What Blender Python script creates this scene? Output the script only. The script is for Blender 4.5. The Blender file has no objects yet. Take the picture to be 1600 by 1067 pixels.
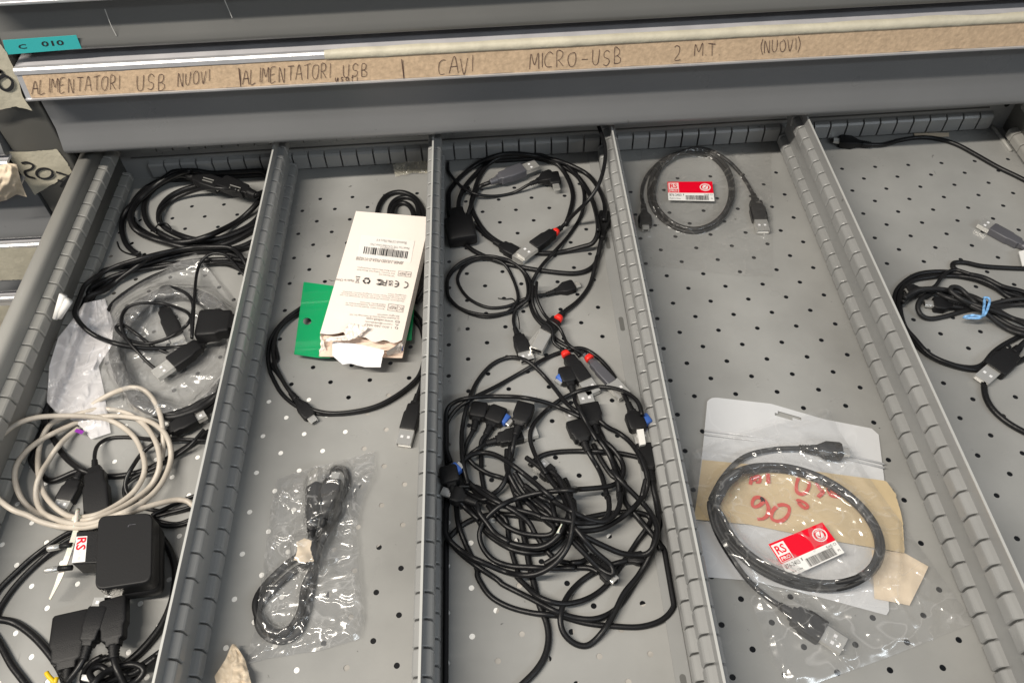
import bpy, math, random
import numpy as np
from mathutils import Vector, noise
random.seed(7)
SC = bpy.context.scene
COL = SC.collection
# ------------------------------------------------------------------ camera
# solved from the grid of perforations in the drawer base (millimetres)
R = np.array([[0.9983482962911957, -0.02966616192379403, -0.049199574481654434],
              [-0.05382267592800075, -0.7824837514091636, -0.6203404696890396],
              [-0.02009474678651205, 0.6219639037876554, -0.782788032314133]])
C0 = np.array([-356.40200598, -637.26190936, 547.4896246]); F = 1233.16709; CX = 767.1584; CY = 532.541
cd = bpy.data.cameras.new('camera'); cam = bpy.data.objects.new('camera', cd); COL.objects.link(cam)
from mathutils import Matrix
mw = Matrix.Identity(4)
for i in range(3):
    mw[i][0] = R[0][i]; mw[i][1] = -R[1][i]; mw[i][2] = -R[2][i]; mw[i][3] = C0[i]*0.001
cam.matrix_world = mw
cd.sensor_width = 36; cd.lens = F/1600*36; cd.shift_x = (800-CX)/1600; cd.shift_y = (CY-533.5)/1600
cd.clip_start = 0.02; cd.clip_end = 50
SC.camera = cam
# ------------------------------------------------------------------ light
w = bpy.data.worlds.new('World'); SC.world = w; w.use_nodes = True
nt = w.node_tree; bg = nt.nodes['Background']
bg.inputs['Color'].default_value = (0.93, 0.96, 1.0, 1)
bg.inputs['Strength'].default_value = 0.235
def area(name, loc, target, sx, sy, power, color, rot=0):
    l = bpy.data.lights.new(name, 'AREA'); l.shape = 'RECTANGLE'; l.size = sx; l.size_y = sy; l.energy = power; l.color = color
    o = bpy.data.objects.new(name, l); COL.objects.link(o); o.location = loc
    d = (Vector(target)-Vector(loc)).normalized()
    x = Vector((1, 0, 0)); z = -d; x = (x - z*x.dot(z)).normalized(); y = z.cross(x)
    m = Matrix.Identity(4)
    for i in range(3): m[i][0] = x[i]; m[i][1] = y[i]; m[i][2] = z[i]; m[i][3] = loc[i]
    o.matrix_world = m; return o
area('ceiling_tube', (-1.30, -0.80, 1.75), (-0.35, -0.1, 0), 1.5, 0.06, 54, (1.0, 0.925, 0.815))
area('ceiling_tube_far', (1.2, -1.9, 1.9), (-0.2, -0.1, 0), 1.5, 0.2, 15, (0.86, 0.94, 1.0))
SC.view_settings.view_transform = 'Standard'; SC.view_settings.look = 'None'
SC.view_settings.gamma = 1; SC.view_settings.exposure = 0.05
try: SC.view_settings.use_curve_mapping = False
except Exception: pass
SC.render.engine = 'CYCLES'
SC.cycles.max_bounces = 10; SC.cycles.transparent_max_bounces = 24

# ------------------------------------------------------------------ helpers
def ray(x, y): return np.array([(x-CX)/F, (y-CY)/F, 1.0]) @ R
def AZ(x, y, z=0.0):
    d = ray(x, y); return C0 + d*((z-C0[2])/d[2])
def AP(x, y, p0, n):
    d = ray(x, y); return C0 + d*(np.dot(np.array(p0)-C0, n)/np.dot(d, n))
def T(x0, y0, s):
    return lambda pts: [(x0+p[0]/s, y0+p[1]/s) + tuple(p[2:]) for p in pts]

MATS = {}
def mat(name, color, rough=0.5, metal=0.0, spec=0.5, bump=0.0, bscale=200, var=0.0, vscale=8, coat=0.0, trans=0.0, sss=0.0):
    if name in MATS: return MATS[name]
    m = bpy.data.materials.new(name); m.use_nodes = True; n = m.node_tree.nodes; l = m.node_tree.links
    b = n['Principled BSDF']; b.inputs['Base Color'].default_value = (*color, 1)
    b.inputs['Roughness'].default_value = rough; b.inputs['Metallic'].default_value = metal
    b.inputs['Specular IOR Level'].default_value = spec
    b.inputs['Coat Weight'].default_value = coat
    if trans: b.inputs['Transmission Weight'].default_value = trans
    if sss: b.inputs['Subsurface Weight'].default_value = sss; b.inputs['Subsurface Scale'].default_value = 0.003
    tc = n.new('ShaderNodeTexCoord')
    if var:
        nz = n.new('ShaderNodeTexNoise'); nz.inputs['Scale'].default_value = vscale; nz.inputs['Detail'].default_value = 6
        geo = n.new('ShaderNodeNewGeometry'); l.new(geo.outputs['Position'], nz.inputs['Vector'])
        mr = n.new('ShaderNodeMapRange'); mr.inputs[1].default_value = 0.3; mr.inputs[2].default_value = 0.7
        mr.inputs[3].default_value = 1-var; mr.inputs[4].default_value = 1+var*0.6
        l.new(nz.outputs['Fac'], mr.inputs[0])
        mx = n.new('ShaderNodeVectorMath'); mx.operation = 'SCALE'; mx.inputs[0].default_value = color
        l.new(mr.outputs[0], mx.inputs['Scale']); l.new(mx.outputs[0], b.inputs['Base Color'])
    if bump:
        nz2 = n.new('ShaderNodeTexNoise'); nz2.inputs['Scale'].default_value = bscale; nz2.inputs['Detail'].default_value = 4
        geo = n.new('ShaderNodeNewGeometry'); l.new(geo.outputs['Position'], nz2.inputs['Vector'])
        bp = n.new('ShaderNodeBump'); bp.inputs['Strength'].default_value = bump; bp.inputs['Distance'].default_value = 0.001
        l.new(nz2.outputs['Fac'], bp.inputs['Height']); l.new(bp.outputs[0], b.inputs['Normal'])
    MATS[name] = m; return m

def steel(name, color, rough=0.38, dirt=0.5):
    """painted sheet steel with smudges, fine scratches and dark rubbed marks"""
    m = mat(name, color, rough, bump=0.04, bscale=900)
    n = m.node_tree.nodes; l = m.node_tree.links; b = n['Principled BSDF']
    geo = n.new('ShaderNodeNewGeometry')
    def nz(scale, det, sc=(1, 1, 1), dist=0.0):
        mp = n.new('ShaderNodeMapping'); mp.inputs['Scale'].default_value = sc
        l.new(geo.outputs['Position'], mp.inputs['Vector'])
        t = n.new('ShaderNodeTexNoise'); t.inputs['Scale'].default_value = scale; t.inputs['Detail'].default_value = det
        t.inputs['Distortion'].default_value = dist; l.new(mp.outputs[0], t.inputs['Vector']); return t.outputs['Fac']
    def rng(s, a, c, lo, hi):
        r = n.new('ShaderNodeMapRange'); r.inputs[1].default_value = a; r.inputs[2].default_value = c
        r.inputs[3].default_value = lo; r.inputs[4].default_value = hi; l.new(s, r.inputs[0]); return r.outputs[0]
    def mul(a, c):
        q = n.new('ShaderNodeMath'); q.operation = 'MULTIPLY'; l.new(a, q.inputs[0]); l.new(c, q.inputs[1]); return q.outputs[0]
    big = rng(nz(9, 5), .3, .7, 1-.12*dirt, 1+.08*dirt)
    spots = rng(nz(130, 3, (1, 1, 1), .6), .735, .80, 1, 1-.55*dirt)
    scr = rng(nz(60, 2, (1, .12, 1), 1.2), .76, .80, 1, 1-.35*dirt)
    f = mul(mul(big, spots), scr)
    mx = n.new('ShaderNodeVectorMath'); mx.operation = 'SCALE'; mx.inputs[0].default_value = color
    l.new(f, mx.inputs['Scale']); l.new(mx.outputs[0], b.inputs['Base Color'])
    rr = rng(nz(14, 6), .3, .7, rough-.08, rough+.12); l.new(rr, b.inputs['Roughness'])
    return m

def film(name, haze=0.10, tint=(1, 1, 1), rough=0.07, gl=1.0, bump=0.5, bscale=70, haze_col=(.9, .9, .9), crease=.25, crs=28):
    m = bpy.data.materials.new(name); m.use_nodes = True; n = m.node_tree.nodes; l = m.node_tree.links
    n.remove(n['Principled BSDF']); out = n['Material Output']
    tr = n.new('ShaderNodeBsdfTransparent'); tr.inputs[0].default_value = (*tint, 1)
    g = n.new('ShaderNodeBsdfGlossy'); g.inputs['Roughness'].default_value = rough
    d = n.new('ShaderNodeBsdfDiffuse'); d.inputs[0].default_value = (*haze_col, 1)
    fr = n.new('ShaderNodeLayerWeight'); fr.inputs['Blend'].default_value = 0.5
    pw = n.new('ShaderNodeMath'); pw.operation = 'POWER'; pw.inputs[1].default_value = 4.0; l.new(fr.outputs['Facing'], pw.inputs[0])
    ml = n.new('ShaderNodeMath'); ml.operation = 'MULTIPLY_ADD'; ml.inputs[1].default_value = 0.6*gl; ml.inputs[2].default_value = 0.075*gl; ml.use_clamp = True
    l.new(pw.outputs[0], ml.inputs[0])
    geo = n.new('ShaderNodeNewGeometry')
    nz = n.new('ShaderNodeTexNoise'); nz.inputs['Scale'].default_value = bscale; nz.inputs['Detail'].default_value = 1.5
    nz.inputs['Distortion'].default_value = 2.2; l.new(geo.outputs['Position'], nz.inputs['Vector'])
    bp = n.new('ShaderNodeBump'); bp.inputs['Strength'].default_value = bump; bp.inputs['Distance'].default_value = 0.012
    l.new(nz.outputs['Fac'], bp.inputs['Height'])
    for s in (g, fr): l.new(bp.outputs[0], s.inputs['Normal'])
    n2 = n.new('ShaderNodeTexNoise'); n2.inputs['Scale'].default_value = crs; n2.inputs['Detail'].default_value = 2; n2.inputs['Distortion'].default_value = 2.5
    l.new(geo.outputs['Position'], n2.inputs['Vector'])
    sb = n.new('ShaderNodeMath'); sb.operation = 'SUBTRACT'; sb.inputs[1].default_value = .5; l.new(n2.outputs['Fac'], sb.inputs[0])
    ab = n.new('ShaderNodeMath'); ab.operation = 'ABSOLUTE'; l.new(sb.outputs[0], ab.inputs[0])
    cr = n.new('ShaderNodeMapRange'); cr.inputs[1].default_value = 0; cr.inputs[2].default_value = .018; cr.inputs[3].default_value = haze+crease; cr.inputs[4].default_value = haze; l.new(ab.outputs[0], cr.inputs[0])
    a = n.new('ShaderNodeMixShader'); l.new(cr.outputs[0], a.inputs[0]); l.new(tr.outputs[0], a.inputs[1]); l.new(d.outputs[0], a.inputs[2])
    c = n.new('ShaderNodeMixShader'); l.new(ml.outputs[0], c.inputs[0]); l.new(a.outputs[0], c.inputs[1]); l.new(g.outputs[0], c.inputs[2])
    l.new(c.outputs[0], out.inputs['Surface']); MATS[name] = m; return m

M = dict(
 floor=steel('drawer_paint', (0.325, 0.325, 0.315), 0.31, 1.8),
 div=steel('divider_paint', (0.295, 0.298, 0.295), 0.31, 1.2),
 wall=steel('side_paint', (0.33, 0.325, 0.305), 0.42, 0.5),
 front=steel('shaded_front_paint', (0.165, 0.168, 0.172), 0.33, 0.6),  # drawer grey made darker, shade of the steep fronts put in the colour
 dark=steel('deep_shaded_paint', (0.135, 0.135, 0.13), 0.34, 0.4),  # deeper copy with shade in the colour, for top front and inner parts
 column=steel('column_paint', (0.10, 0.098, 0.09), 0.4, 0.5),
 edge=mat('bare_edge', (0.55, 0.55, 0.53), 0.35, 0.2),
 alu=mat('aluminium_rail', (0.62, 0.62, 0.64), 0.35, 0.55, var=.1, vscale=40),
 ledge=mat('rail_ledge', (0.50, 0.49, 0.51), 0.45, 0.05, var=.15, vscale=30, bump=.1),
 black=mat('black_pvc', (0.007, 0.007, 0.008), 0.40, spec=.38, bump=.15, bscale=500),
 blackm=mat('matt_black_pvc', (0.012, 0.012, 0.013), 0.5, spec=.3, bump=.06, bscale=700),
 plug=mat('black_moulding', (0.009, 0.009, 0.010), 0.48, spec=.32, bump=.25, bscale=1500),
 greyc=mat('charcoal_cord', (0.014, 0.014, 0.015), 0.5, spec=.4, bump=.2, bscale=600),
 beige=mat('beige_cord', (0.56, 0.505, 0.435), 0.42, bump=.2, bscale=500, var=.10, vscale=60),
 metal=mat('nickel', (0.74, 0.73, 0.70), 0.28, 0.7, bump=.1, bscale=800),
 dull=mat('dull_steel', (0.42, 0.42, 0.43), 0.4, 0.8),
 blue=mat('blue_insert', (0.05, 0.14, 0.50), 0.4),
 red=mat('red_collar', (0.85, 0.03, 0.02), 0.4),
 greyp=mat('grey_moulding', (0.11, 0.11, 0.125), 0.42, .2),
 white=mat('white_plastic', (0.82, 0.81, 0.79), 0.4),
 void=mat('dark_void', (0.004, 0.004, 0.004), 0.9),
 card=mat('carton', (0.90, 0.82, 0.755), 0.75, bump=.08, bscale=250, var=.03, vscale=20),
 cardin=mat('carton_inside', (0.82, 0.64, 0.52), 0.85, bump=.1, bscale=250),
 paper=mat('white_paper', (0.80, 0.80, 0.82), 0.7, bump=.2, bscale=200),
 ink=mat('ink', (0.02, 0.02, 0.022), 0.6),
 inkg=mat('grey_ink', (0.26, 0.235, 0.22), 0.7),
 pen=mat('brown_pen', (0.05, 0.02, 0.022), 0.6),
 redpen=mat('red_marker', (0.60, 0.07, 0.05), 0.6),
 green=mat('green_card', (0.0, 0.33, 0.115), 0.35, coat=.3),
 logo_red=mat('label_red', (0.78, 0.0, 0.02), 0.4),
 pink=mat('label_pink', (0.85, 0.62, 0.60), 0.5),
 teal=mat('teal_label', (0.045, 0.44, 0.45), 0.45),
 tan=mat('cardboard', (0.51, 0.375, 0.25), 0.85, bump=.6, bscale=300, var=.18, vscale=260),
 tape=mat('masking_tape', (0.56, 0.52, 0.41), 0.55, bump=.7, bscale=150, var=.12, vscale=50),
 manila=mat('tan_tape', (0.60, 0.475, 0.29), 0.6, bump=.6, bscale=90, var=.10, vscale=30),
 cream=mat('cream_tape', (0.74, 0.62, 0.47), 0.6, bump=.15, bscale=120, var=.08, vscale=60),
 yellow=mat('yellow_tie', (0.75, 0.50, 0.01), 0.45),
 bluetie=mat('blue_tie', (0.22, 0.47, 0.82), 0.3, var=.6, vscale=300),
 nylon=mat('nylon', (0.72, 0.70, 0.62), 0.4, sss=.3),
 purple=mat('purple_print', (0.25, 0.03, 0.35), 0.4),
 bright=mat('white_backing', (0.92, 0.91, 0.88), 0.7),  # for the added sheet that makes lower left holes look lit
 liner=mat('grey_backing', (0.42, 0.40, 0.37), 0.8, var=.3, vscale=60),  # for the added sheets that make further holes look half lit
 stick=mat('paper_sticker', (0.88, 0.84, 0.80), 0.6),
 room=mat('room_floor', (0.02, 0.02, 0.022), 0.7),
)
M['film'] = film('clear_film', 0.045, rough=.18, gl=1.5, bump=.45, bscale=20, crease=.15, crs=20)
M['filmflat'] = film('dull_clear_film', 0.055, rough=.2, gl=.65, bump=.35, bscale=40, haze_col=(.55, .53, .50), crease=.14, crs=16)
M['filmsoft'] = film('hazy_film', 0.17, rough=.18, gl=1.3, bump=.5, bscale=18, crease=.14, crs=18, haze_col=(.7, .7, .7))
M['film_big'] = film('soft_clear_film', 0.06, rough=.18, gl=1.3, bump=.4, bscale=13, crease=.12, crs=14)
M['milk'] = film('milky_film', 0.64, rough=.22, gl=.9, bump=.4, bscale=18, haze_col=(.92, .90, .92), crease=.12, crs=14)
M['pouch'] = film('pouch_film', 0.82, rough=.2, gl=.7, bump=.25, bscale=35, haze_col=(.74, .75, .77), crease=.05, crs=12)
M['tapeclear'] = film('clear_tape', 0.22, rough=.1, gl=.8, bump=.8, haze_col=(.8, .75, .6))

def kind(o, k='structure'): o['kind'] = k; return o
def thing(name, label, cat, base, group=None):
    o = bpy.data.objects.new(name, None); COL.objects.link(o); o.empty_display_size = 0.02
    o.location = [v*0.001 for v in base]; o['label'] = label; o['category'] = cat
    if group: o['group'] = group
    o['_b'] = [float(v) for v in base]
    return o
def mesh(name, V, Fc, m, parent=None, smooth=True, label=None, cat=None, group=None, mats=None, midx=None):
    V = np.asarray(V, float).reshape(-1, 3)
    if parent is not None: b = np.array(parent['_b'])
    else: b = np.array([V[:, 0].mean(), V[:, 1].mean(), V[:, 2].min()])
    me = bpy.data.meshes.new(name); me.from_pydata(((V-b)*0.001).tolist(), [], [list(map(int, f)) for f in Fc])
    for mm in (mats or [m]): me.materials.append(mm)
    if midx is not None: me.polygons.foreach_set('material_index', midx)
    me.polygons.foreach_set('use_smooth', [smooth]*len(me.polygons)); me.update()
    o = bpy.data.objects.new(name, me); COL.objects.link(o); o['_b'] = [float(v) for v in b]
    if parent is not None:
        o.parent = parent
    else: o.location = (b*0.001).tolist()
    if label: o['label'] = label
    if cat: o['category'] = cat
    if group: o['group'] = group
    return o
class MB:
    def __init__(s): s.V = []; s.F = []
    def add(s, V, Fc):
        k = len(s.V); s.V += [tuple(map(float, v)) for v in V]; s.F += [[i+k for i in f] for f in Fc]
    def box(s, x0, x1, y0, y1, z0, z1):
        V = [(x, y, z) for z in (z0, z1) for y in (y0, y1) for x in (x0, x1)]
        s.add(V, [(0, 2, 3, 1), (4, 5, 7, 6), (0, 1, 5, 4), (2, 6, 7, 3), (0, 4, 6, 2), (1, 3, 7, 5)])
    def prism(s, prof, a, b, ax):
        """closed profile swept from a to b along axis ax ('x': prof=(y,z); 'y': prof=(x,z))"""
        n = len(prof); V = []
        for t in (a, b):
            for p in prof: V.append((t, p[0], p[1]) if ax == 'x' else (p[0], t, p[1]))
        s.add(V, [(i, (i+1) % n, n+(i+1) % n, n+i) for i in range(n)] + [tuple(range(n))[::-1], tuple(range(n, 2*n))])
    def build(s, name, m, parent=None, **k): return mesh(name, s.V, s.F, m, parent, **k)
def bevel(o, wmm=0.6, seg=2, ang=35):
    b = o.modifiers.new('bevel', 'BEVEL'); b.width = wmm*0.001; b.segments = seg; b.limit_method = 'ANGLE'; b.angle_limit = math.radians(ang); b.harden_normals = False
    return o
def flatfix(o):
    for p in o.data.polygons: p.use_smooth = False
    return o

# ------------------------------------------------------------------ heightmap for laying things on each other
HX0, HY0, HN, HM = -800, -600, 1060, 700
H = np.zeros((HN, HM))
def hget(x, y):
    i = int(x-HX0); j = int(y-HY0)
    return H[i, j] if 0 <= i < HN and 0 <= j < HM else 0.0
def stamp(x, y, r, top):
    i0 = int(x-HX0-r); i1 = int(x-HX0+r)+2; j0 = int(y-HY0-r); j1 = int(y-HY0+r)+2
    if i0 < 0 or j0 < 0 or i1 > HN or j1 > HM: return
    ii, jj = np.mgrid[i0:i1, j0:j1]; m = (ii+HX0-x)**2+(jj+HY0-y)**2 <= r*r
    sub = H[i0:i1, j0:j1]; sub[m] = np.maximum(sub[m], top)
BND = {6: (-774, -585.5), 1: (-751, -585.5), 2: (-570.5, -425.5), 3: (-411.0, -249.0), 4: (-235.0, -58.5), 5: (-44.0, 178.0), 0: (-9999, 9999)}
CAP = 30.0
def march(px, py, r, comp, cap=CAP):
    lo, hi = BND[comp]; d = ray(px, py); z = cap
    while z > r:
        p = C0 + d*((z-C0[2])/d[2]); x = min(max(p[0], lo+r), hi-r) if comp else p[0]; y = min(p[1], 44.5-r)
        if hget(x, y)+r >= z: return z
        z -= 0.7
    return r
def place(px, py, z, r, comp):
    p = AZ(px, py, z)
    if comp:
        lo, hi = BND[comp]; p[0] = min(max(p[0], lo+r), hi-r); p[1] = min(p[1], 44.5-r)
    return p
def crom(P, step):
    """centripetal-ish Catmull-Rom through P, sampled about every step px"""
    P = np.array(P, float); P = np.vstack([2*P[0]-P[1], P, 2*P[-1]-P[-2]]); out = []
    for i in range(1, len(P)-2):
        n = max(2, int(np.linalg.norm(P[i+1][:2]-P[i][:2])/step))
        for k in range(n):
            t = k/n
            out.append(0.5*((2*P[i])+(-P[i-1]+P[i+1])*t+(2*P[i-1]-5*P[i]+4*P[i+1]-P[i+2])*t*t+(-P[i-1]+3*P[i]-3*P[i+1]+P[i+2])*t**3))
    out.append(P[-2]); return np.array(out)
def tube(P, r, sides=10, caps=True):
    P = np.array(P, float); n = len(P); rr = np.full(n, r) if np.isscalar(r) else np.array(r)
    Tn = np.gradient(P, axis=0); Tn /= np.linalg.norm(Tn, axis=1, keepdims=True)+1e-9
    u = np.cross(Tn[0], [0, 0, 1.0]); 
    if np.linalg.norm(u) < 1e-3: u = np.array([1.0, 0, 0])
    u /= np.linalg.norm(u); V = []
    for i in range(n):
        u = u-Tn[i]*np.dot(u, Tn[i]); u /= np.linalg.norm(u); v = np.cross(Tn[i], u)
        for k in range(sides):
            a = 2*math.pi*k/sides; V.append(P[i]+rr[i]*(math.cos(a)*u+math.sin(a)*v))
    Fc = [(i*sides+k, i*sides+(k+1) % sides, (i+1)*sides+(k+1) % sides, (i+1)*sides+k) for i in range(n-1) for k in range(sides)]
    if caps: Fc += [tuple(range(sides))[::-1], tuple((n-1)*sides+k for k in range(sides))]
    return V, Fc
def rsec(w_, h_, n=20, e=4.0):
    out = []
    for k in range(n):
        a = 2*math.pi*(k+.5)/n; c, s_ = math.cos(a), math.sin(a)
        out.append((w_/2*math.copysign(abs(c)**(2/e), c), h_/2*math.copysign(abs(s_)**(2/e), s_)))
    return out
def loft(P0, ax, side, up, secs, n=20, e=4.0):
    """secs: list of (distance, width, height[, sideoffset])"""
    V = []; 
    for s in secs:
        c = P0+ax*s[0]+(side*s[3] if len(s) > 3 else 0)
        for a, b in rsec(s[1], s[2], n, e): V.append(c+side*a+up*b)
    k = len(secs)
    Fc = [(i*n+j, i*n+(j+1) % n, (i+1)*n+(j+1) % n, (i+1)*n+j) for i in range(k-1) for j in range(n)]
    return V, Fc+[tuple(range(n))[::-1], tuple((k-1)*n+j for j in range(n))]

def plug(root, kindp, px, z=None, W=None, Hh=None, comp=0, bm=None, tilt=0.0, relief=True, lift=0, roll=0.0, cord_r=1.8):
    """px: p0 cord entry, p1 end of moulding, p2 tip (photo pixels). returns entry point"""
    W = W or {'usb_a': 13.5, 'socket': 15.5, 'micro': 10, 'mini': 10.5, 'angled': 11}[kindp]
    Hh = Hh or {'usb_a': 8, 'socket': 9, 'micro': 6.5, 'mini': 8, 'angled': 8.5}[kindp]
    bm = bm or M['plug']
    if z is None:
        z = max(march(px[0][0], px[0][1], Hh*.5, comp), march((px[0][0]+px[1][0])/2, (px[0][1]+px[1][1])/2, Hh/2, comp), march(px[1][0], px[1][1], Hh/2, comp))
    z += lift
    P0 = AZ(*px[0][:2], z); P1 = AZ(*px[1][:2], z+tilt); P2 = AZ(*px[2][:2], z+tilt*1.3)
    if comp:
        lo, hi = BND[comp]
        sh = 0
        xs = [P0[0], P1[0]]
        if max(xs)+W*.3 > hi: sh = hi-W*.3-max(xs)
        if min(xs)-W*.3 < lo: sh = lo+W*.3-min(xs)
        for p in (P0, P1, P2): p[0] += sh
    ax = P1-P0; L = np.linalg.norm(ax); ax /= L
    side = np.cross(ax, [0, 0, 1.0]); side /= np.linalg.norm(side); up = np.cross(side, ax)
    if roll:
        c, s_ = math.cos(math.radians(roll)), math.sin(math.radians(roll)); side, up = side*c+up*s_, up*c-side*s_
    if kindp in ('usb_a', 'socket'):
        secs = [(0, W*.50, Hh*.7), (L*.10, W*.54, Hh*.8), (L*.13, W*.78, Hh*.9), (L*.17, W*.82, Hh*.96), (L*.36, W*.84, Hh*.97), (L*.44, W*.99, Hh), (L*.46, W, Hh), (L*.96, W, Hh), (L, W*.94, Hh*.9)]
    elif kindp == 'angled':
        secs = [(0, W*.5, Hh*.6), (L*.16, W*.55, Hh*.65), (L*.2, W*.9, Hh*.92), (L*.25, W, Hh), (L*.9, W, Hh), (L, W*.85, Hh*.85)]
    else:
        secs = [(0, W*.42, Hh*.55), (L*.2, W*.5, Hh*.65), (L*.35, W*.75, Hh*.85), (L*.5, W, Hh), (L*.92, W, Hh), (L, W*.85, Hh*.85)]
    V, Fc = loft(P0, ax, side, up, secs, n=28, e=8)
    b = mesh('plug', V, Fc, bm, root); e_ = b.modifiers.new('es', 'EDGE_SPLIT'); e_.split_angle = math.radians(38)
    n3 = np.linalg.norm(P2-P1)
    if kindp == 'usb_a':
        mb = MB(); w2, h2, t = 6.0, 2.25, .35
        for (a0, a1, b0, b1) in ((-w2, w2, h2-t, h2), (-w2, w2, -h2, -h2+t), (-w2, -w2+t, -h2+t, h2-t), (w2-t, w2, -h2+t, h2-t)):
            V = [P1+ax*d+side*a+up*c for d in (-.5, n3) for c in (b0, b1) for a in (a0, a1)]
            mb.add(V, [(0, 2, 3, 1), (4, 5, 7, 6), (0, 1, 5, 4), (2, 6, 7, 3), (0, 4, 6, 2), (1, 3, 7, 5)])
        flatfix(mb.build('metal_shell', M['metal'], b))
        mb = MB(); V = [P1+ax*d+side*a+up*c for d in (0, n3-.8) for c in (-1.8, 0.1) for a in (-5.4, 5.4)]
        mb.add(V, [(0, 2, 3, 1), (4, 5, 7, 6), (0, 1, 5, 4), (2, 6, 7, 3), (0, 4, 6, 2), (1, 3, 7, 5)])
        flatfix(mb.build('contact_tongue', M['white'] if (int(px[0][0]) % 2) else M['plug'], b))
        mb = MB()
        for s_ in (-1, 1):
            V = [P1+ax*(n3*.5+d)+side*(s_*2.7+a)+up*(h2+c) for d in (-1.1, 1.1) for c in (-.02, .06) for a in (-1.1, 1.1)]
            mb.add(V, [(0, 2, 3, 1), (4, 5, 7, 6), (0, 1, 5, 4), (2, 6, 7, 3), (0, 4, 6, 2), (1, 3, 7, 5)])
        flatfix(mb.build('shell_hole', M['paper'], b))
    elif kindp == 'socket':
        V, Fc = loft(P1-ax*.6, ax, side, up, [(0, 12.6, 5.2), (.9, 12.6, 5.2)], e=8); mesh('metal_rim', V, Fc, M['metal'], b)
        V, Fc = loft(P1, ax, side, up, [(0, 11.4, 4.0), (.45, 11.4, 4.0)], e=8); mesh('opening', V, Fc, M['void'], b)
    elif kindp in ('micro', 'mini'):
        h_ = 2.2 if kindp == 'micro' else 3.6
        V, Fc = loft(P1-ax*.5, ax, side, up, [(0, 7, h_), (n3, 6.6, h_*.95)], e=6); flatfix(mesh('metal_shell', V, Fc, M['metal'], b))
        V, Fc = loft(P1+ax*(n3-.6), ax, side, up, [(0, 4.8, h_*.45), (.35, 4.8, h_*.45)], e=6); flatfix(mesh('opening', V, Fc, M['void'], b))
    elif kindp == 'angled':
        PA = P0+ax*L*.68; a2 = P2-PA; a2 = a2-up*np.dot(a2, up); L2 = np.linalg.norm(a2); a2 /= L2; s2 = np.cross(a2, up)
        V, Fc = loft(PA, a2, s2, up, [(0, 9.6, 6.4), (L2*.74, 9.4, 6.2), (L2*.78, 7.6, 5)], e=5); mesh('blue_collar', V, Fc, M['blue'], b)
        V, Fc = loft(PA, a2, s2, up, [(L2*.5, 6.6, 2.6), (L2, 6.4, 2.4)], e=6); flatfix(mesh('metal_shell', V, Fc, M['metal'], b))
    E0 = P0
    if relief:
        RL = 9.0; secs = []
        for k in range(10):
            q = (1.45 if k % 2 else 1.15)*(1.0+.25*k/9); secs.append((-RL+RL*k/9, cord_r*2*q, cord_r*2*q))
        V, Fc = loft(P0+ax*.6, ax, side, up, secs, n=12, e=2.2); mesh('strain_relief', V, Fc, bm, b)
        E0 = P0-ax*(RL-1.5)
    root.setdefault if False else None
    return dict(entry=E0, axis=ax, z=z, stamps=[(P0+ax*t, W*.45, z+Hh/2) for t in np.linspace(0, L, 6)] + [(P1+(P2-P1)*t, 5.5, z+2.3) for t in (.3, .7, 1)])

def cable(label, pts, r=1.9, comp=3, m=None, plugs=(), group=None, name='usb_cable', cat='cable', cap=CAP, zmin=0, extra=None, sides=10, zstart=None):
    """pts: photo pixels; laid on whatever is already in the heightmap. plugs: dicts with at='start'/'end'"""
    m = m or M['black']
    S = crom([p[:2] for p in pts], 2.2)
    base = place(*S[len(S)//2], 0, r, comp); base[2] = 0
    root = thing(name, label, cat, base, group)
    infos = {}; extras = []
    for q in plugs:
        q = dict(q); at = q.pop('at'); inf = plug(root, q.pop('kind'), q.pop('px'), comp=comp, cord_r=r, **q)
        (infos.__setitem__(at, inf) if at in ('start', 'end') else None); extras += inf['stamps']
    zs = []; lagq = []; lag = max(4, int(r*7/1.3))
    for i, (x, y) in enumerate(S):
        z = max(march(x, y, r, comp, cap), r+zmin)
        if zstart: z = max(z, zstart[0]*max(0, 1-i/(len(S)*zstart[1])))
        zs.append(z)
        p = place(x, y, z, r, comp); lagq.append((p[0], p[1], r+.9, z+r))
        if len(lagq) > lag: stamp(*lagq[-lag-1])
    for q in lagq[-lag-1:]: stamp(*q)
    zs = np.array(zs); n = len(zs); P = np.array([place(x, y, z, r, comp) for (x, y), z in zip(S, zs)])
    dist = np.r_[0, np.cumsum(np.linalg.norm(np.diff(P[:, :2], axis=0), axis=1))]
    env = zs.copy()
    for i in range(n):
        j0, j1 = max(0, i-60), min(n, i+60)
        env[i] = np.max(zs[j0:j1]-0.30*np.abs(dist[j0:j1]-dist[i]))
    ker = np.hanning(15); ker /= ker.sum(); env = np.convolve(np.pad(env, 7, 'edge'), ker, 'valid')
    P = np.array([place(x, y, z, r, comp) for (x, y), z in zip(S, env)])
    for at, inf in infos.items():
        e = inf['entry']; idx = 0 if at == 'start' else n-1
        dz = e-P[idx]; dd = np.abs(dist-dist[idx]); wgt = np.clip(1-dd/28.0, 0, 1)[:, None]; wgt = wgt*wgt*(3-2*wgt)
        P = P+wgt*dz
    for k in range(2):
        Q = P.copy(); Q[1:-1] = (P[:-2]+2*P[1:-1]+P[2:])/4; P = Q
    if 'start' in infos: P = np.vstack([infos['start']['entry']+infos['start']['axis']*4, P])
    if 'end' in infos: P = np.vstack([P, infos['end']['entry']+infos['end']['axis']*4])
    keep = [0]
    for i in range(1, len(P)):
        if np.linalg.norm(P[i]-P[keep[-1]]) > 1.1: keep.append(i)
    P = P[keep]
    V, Fc = tube(P, r, sides); mesh('cord', V, Fc, m, root)
    for (p, rr, top) in extras: stamp(p[0], p[1], rr, top)
    return root

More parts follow.
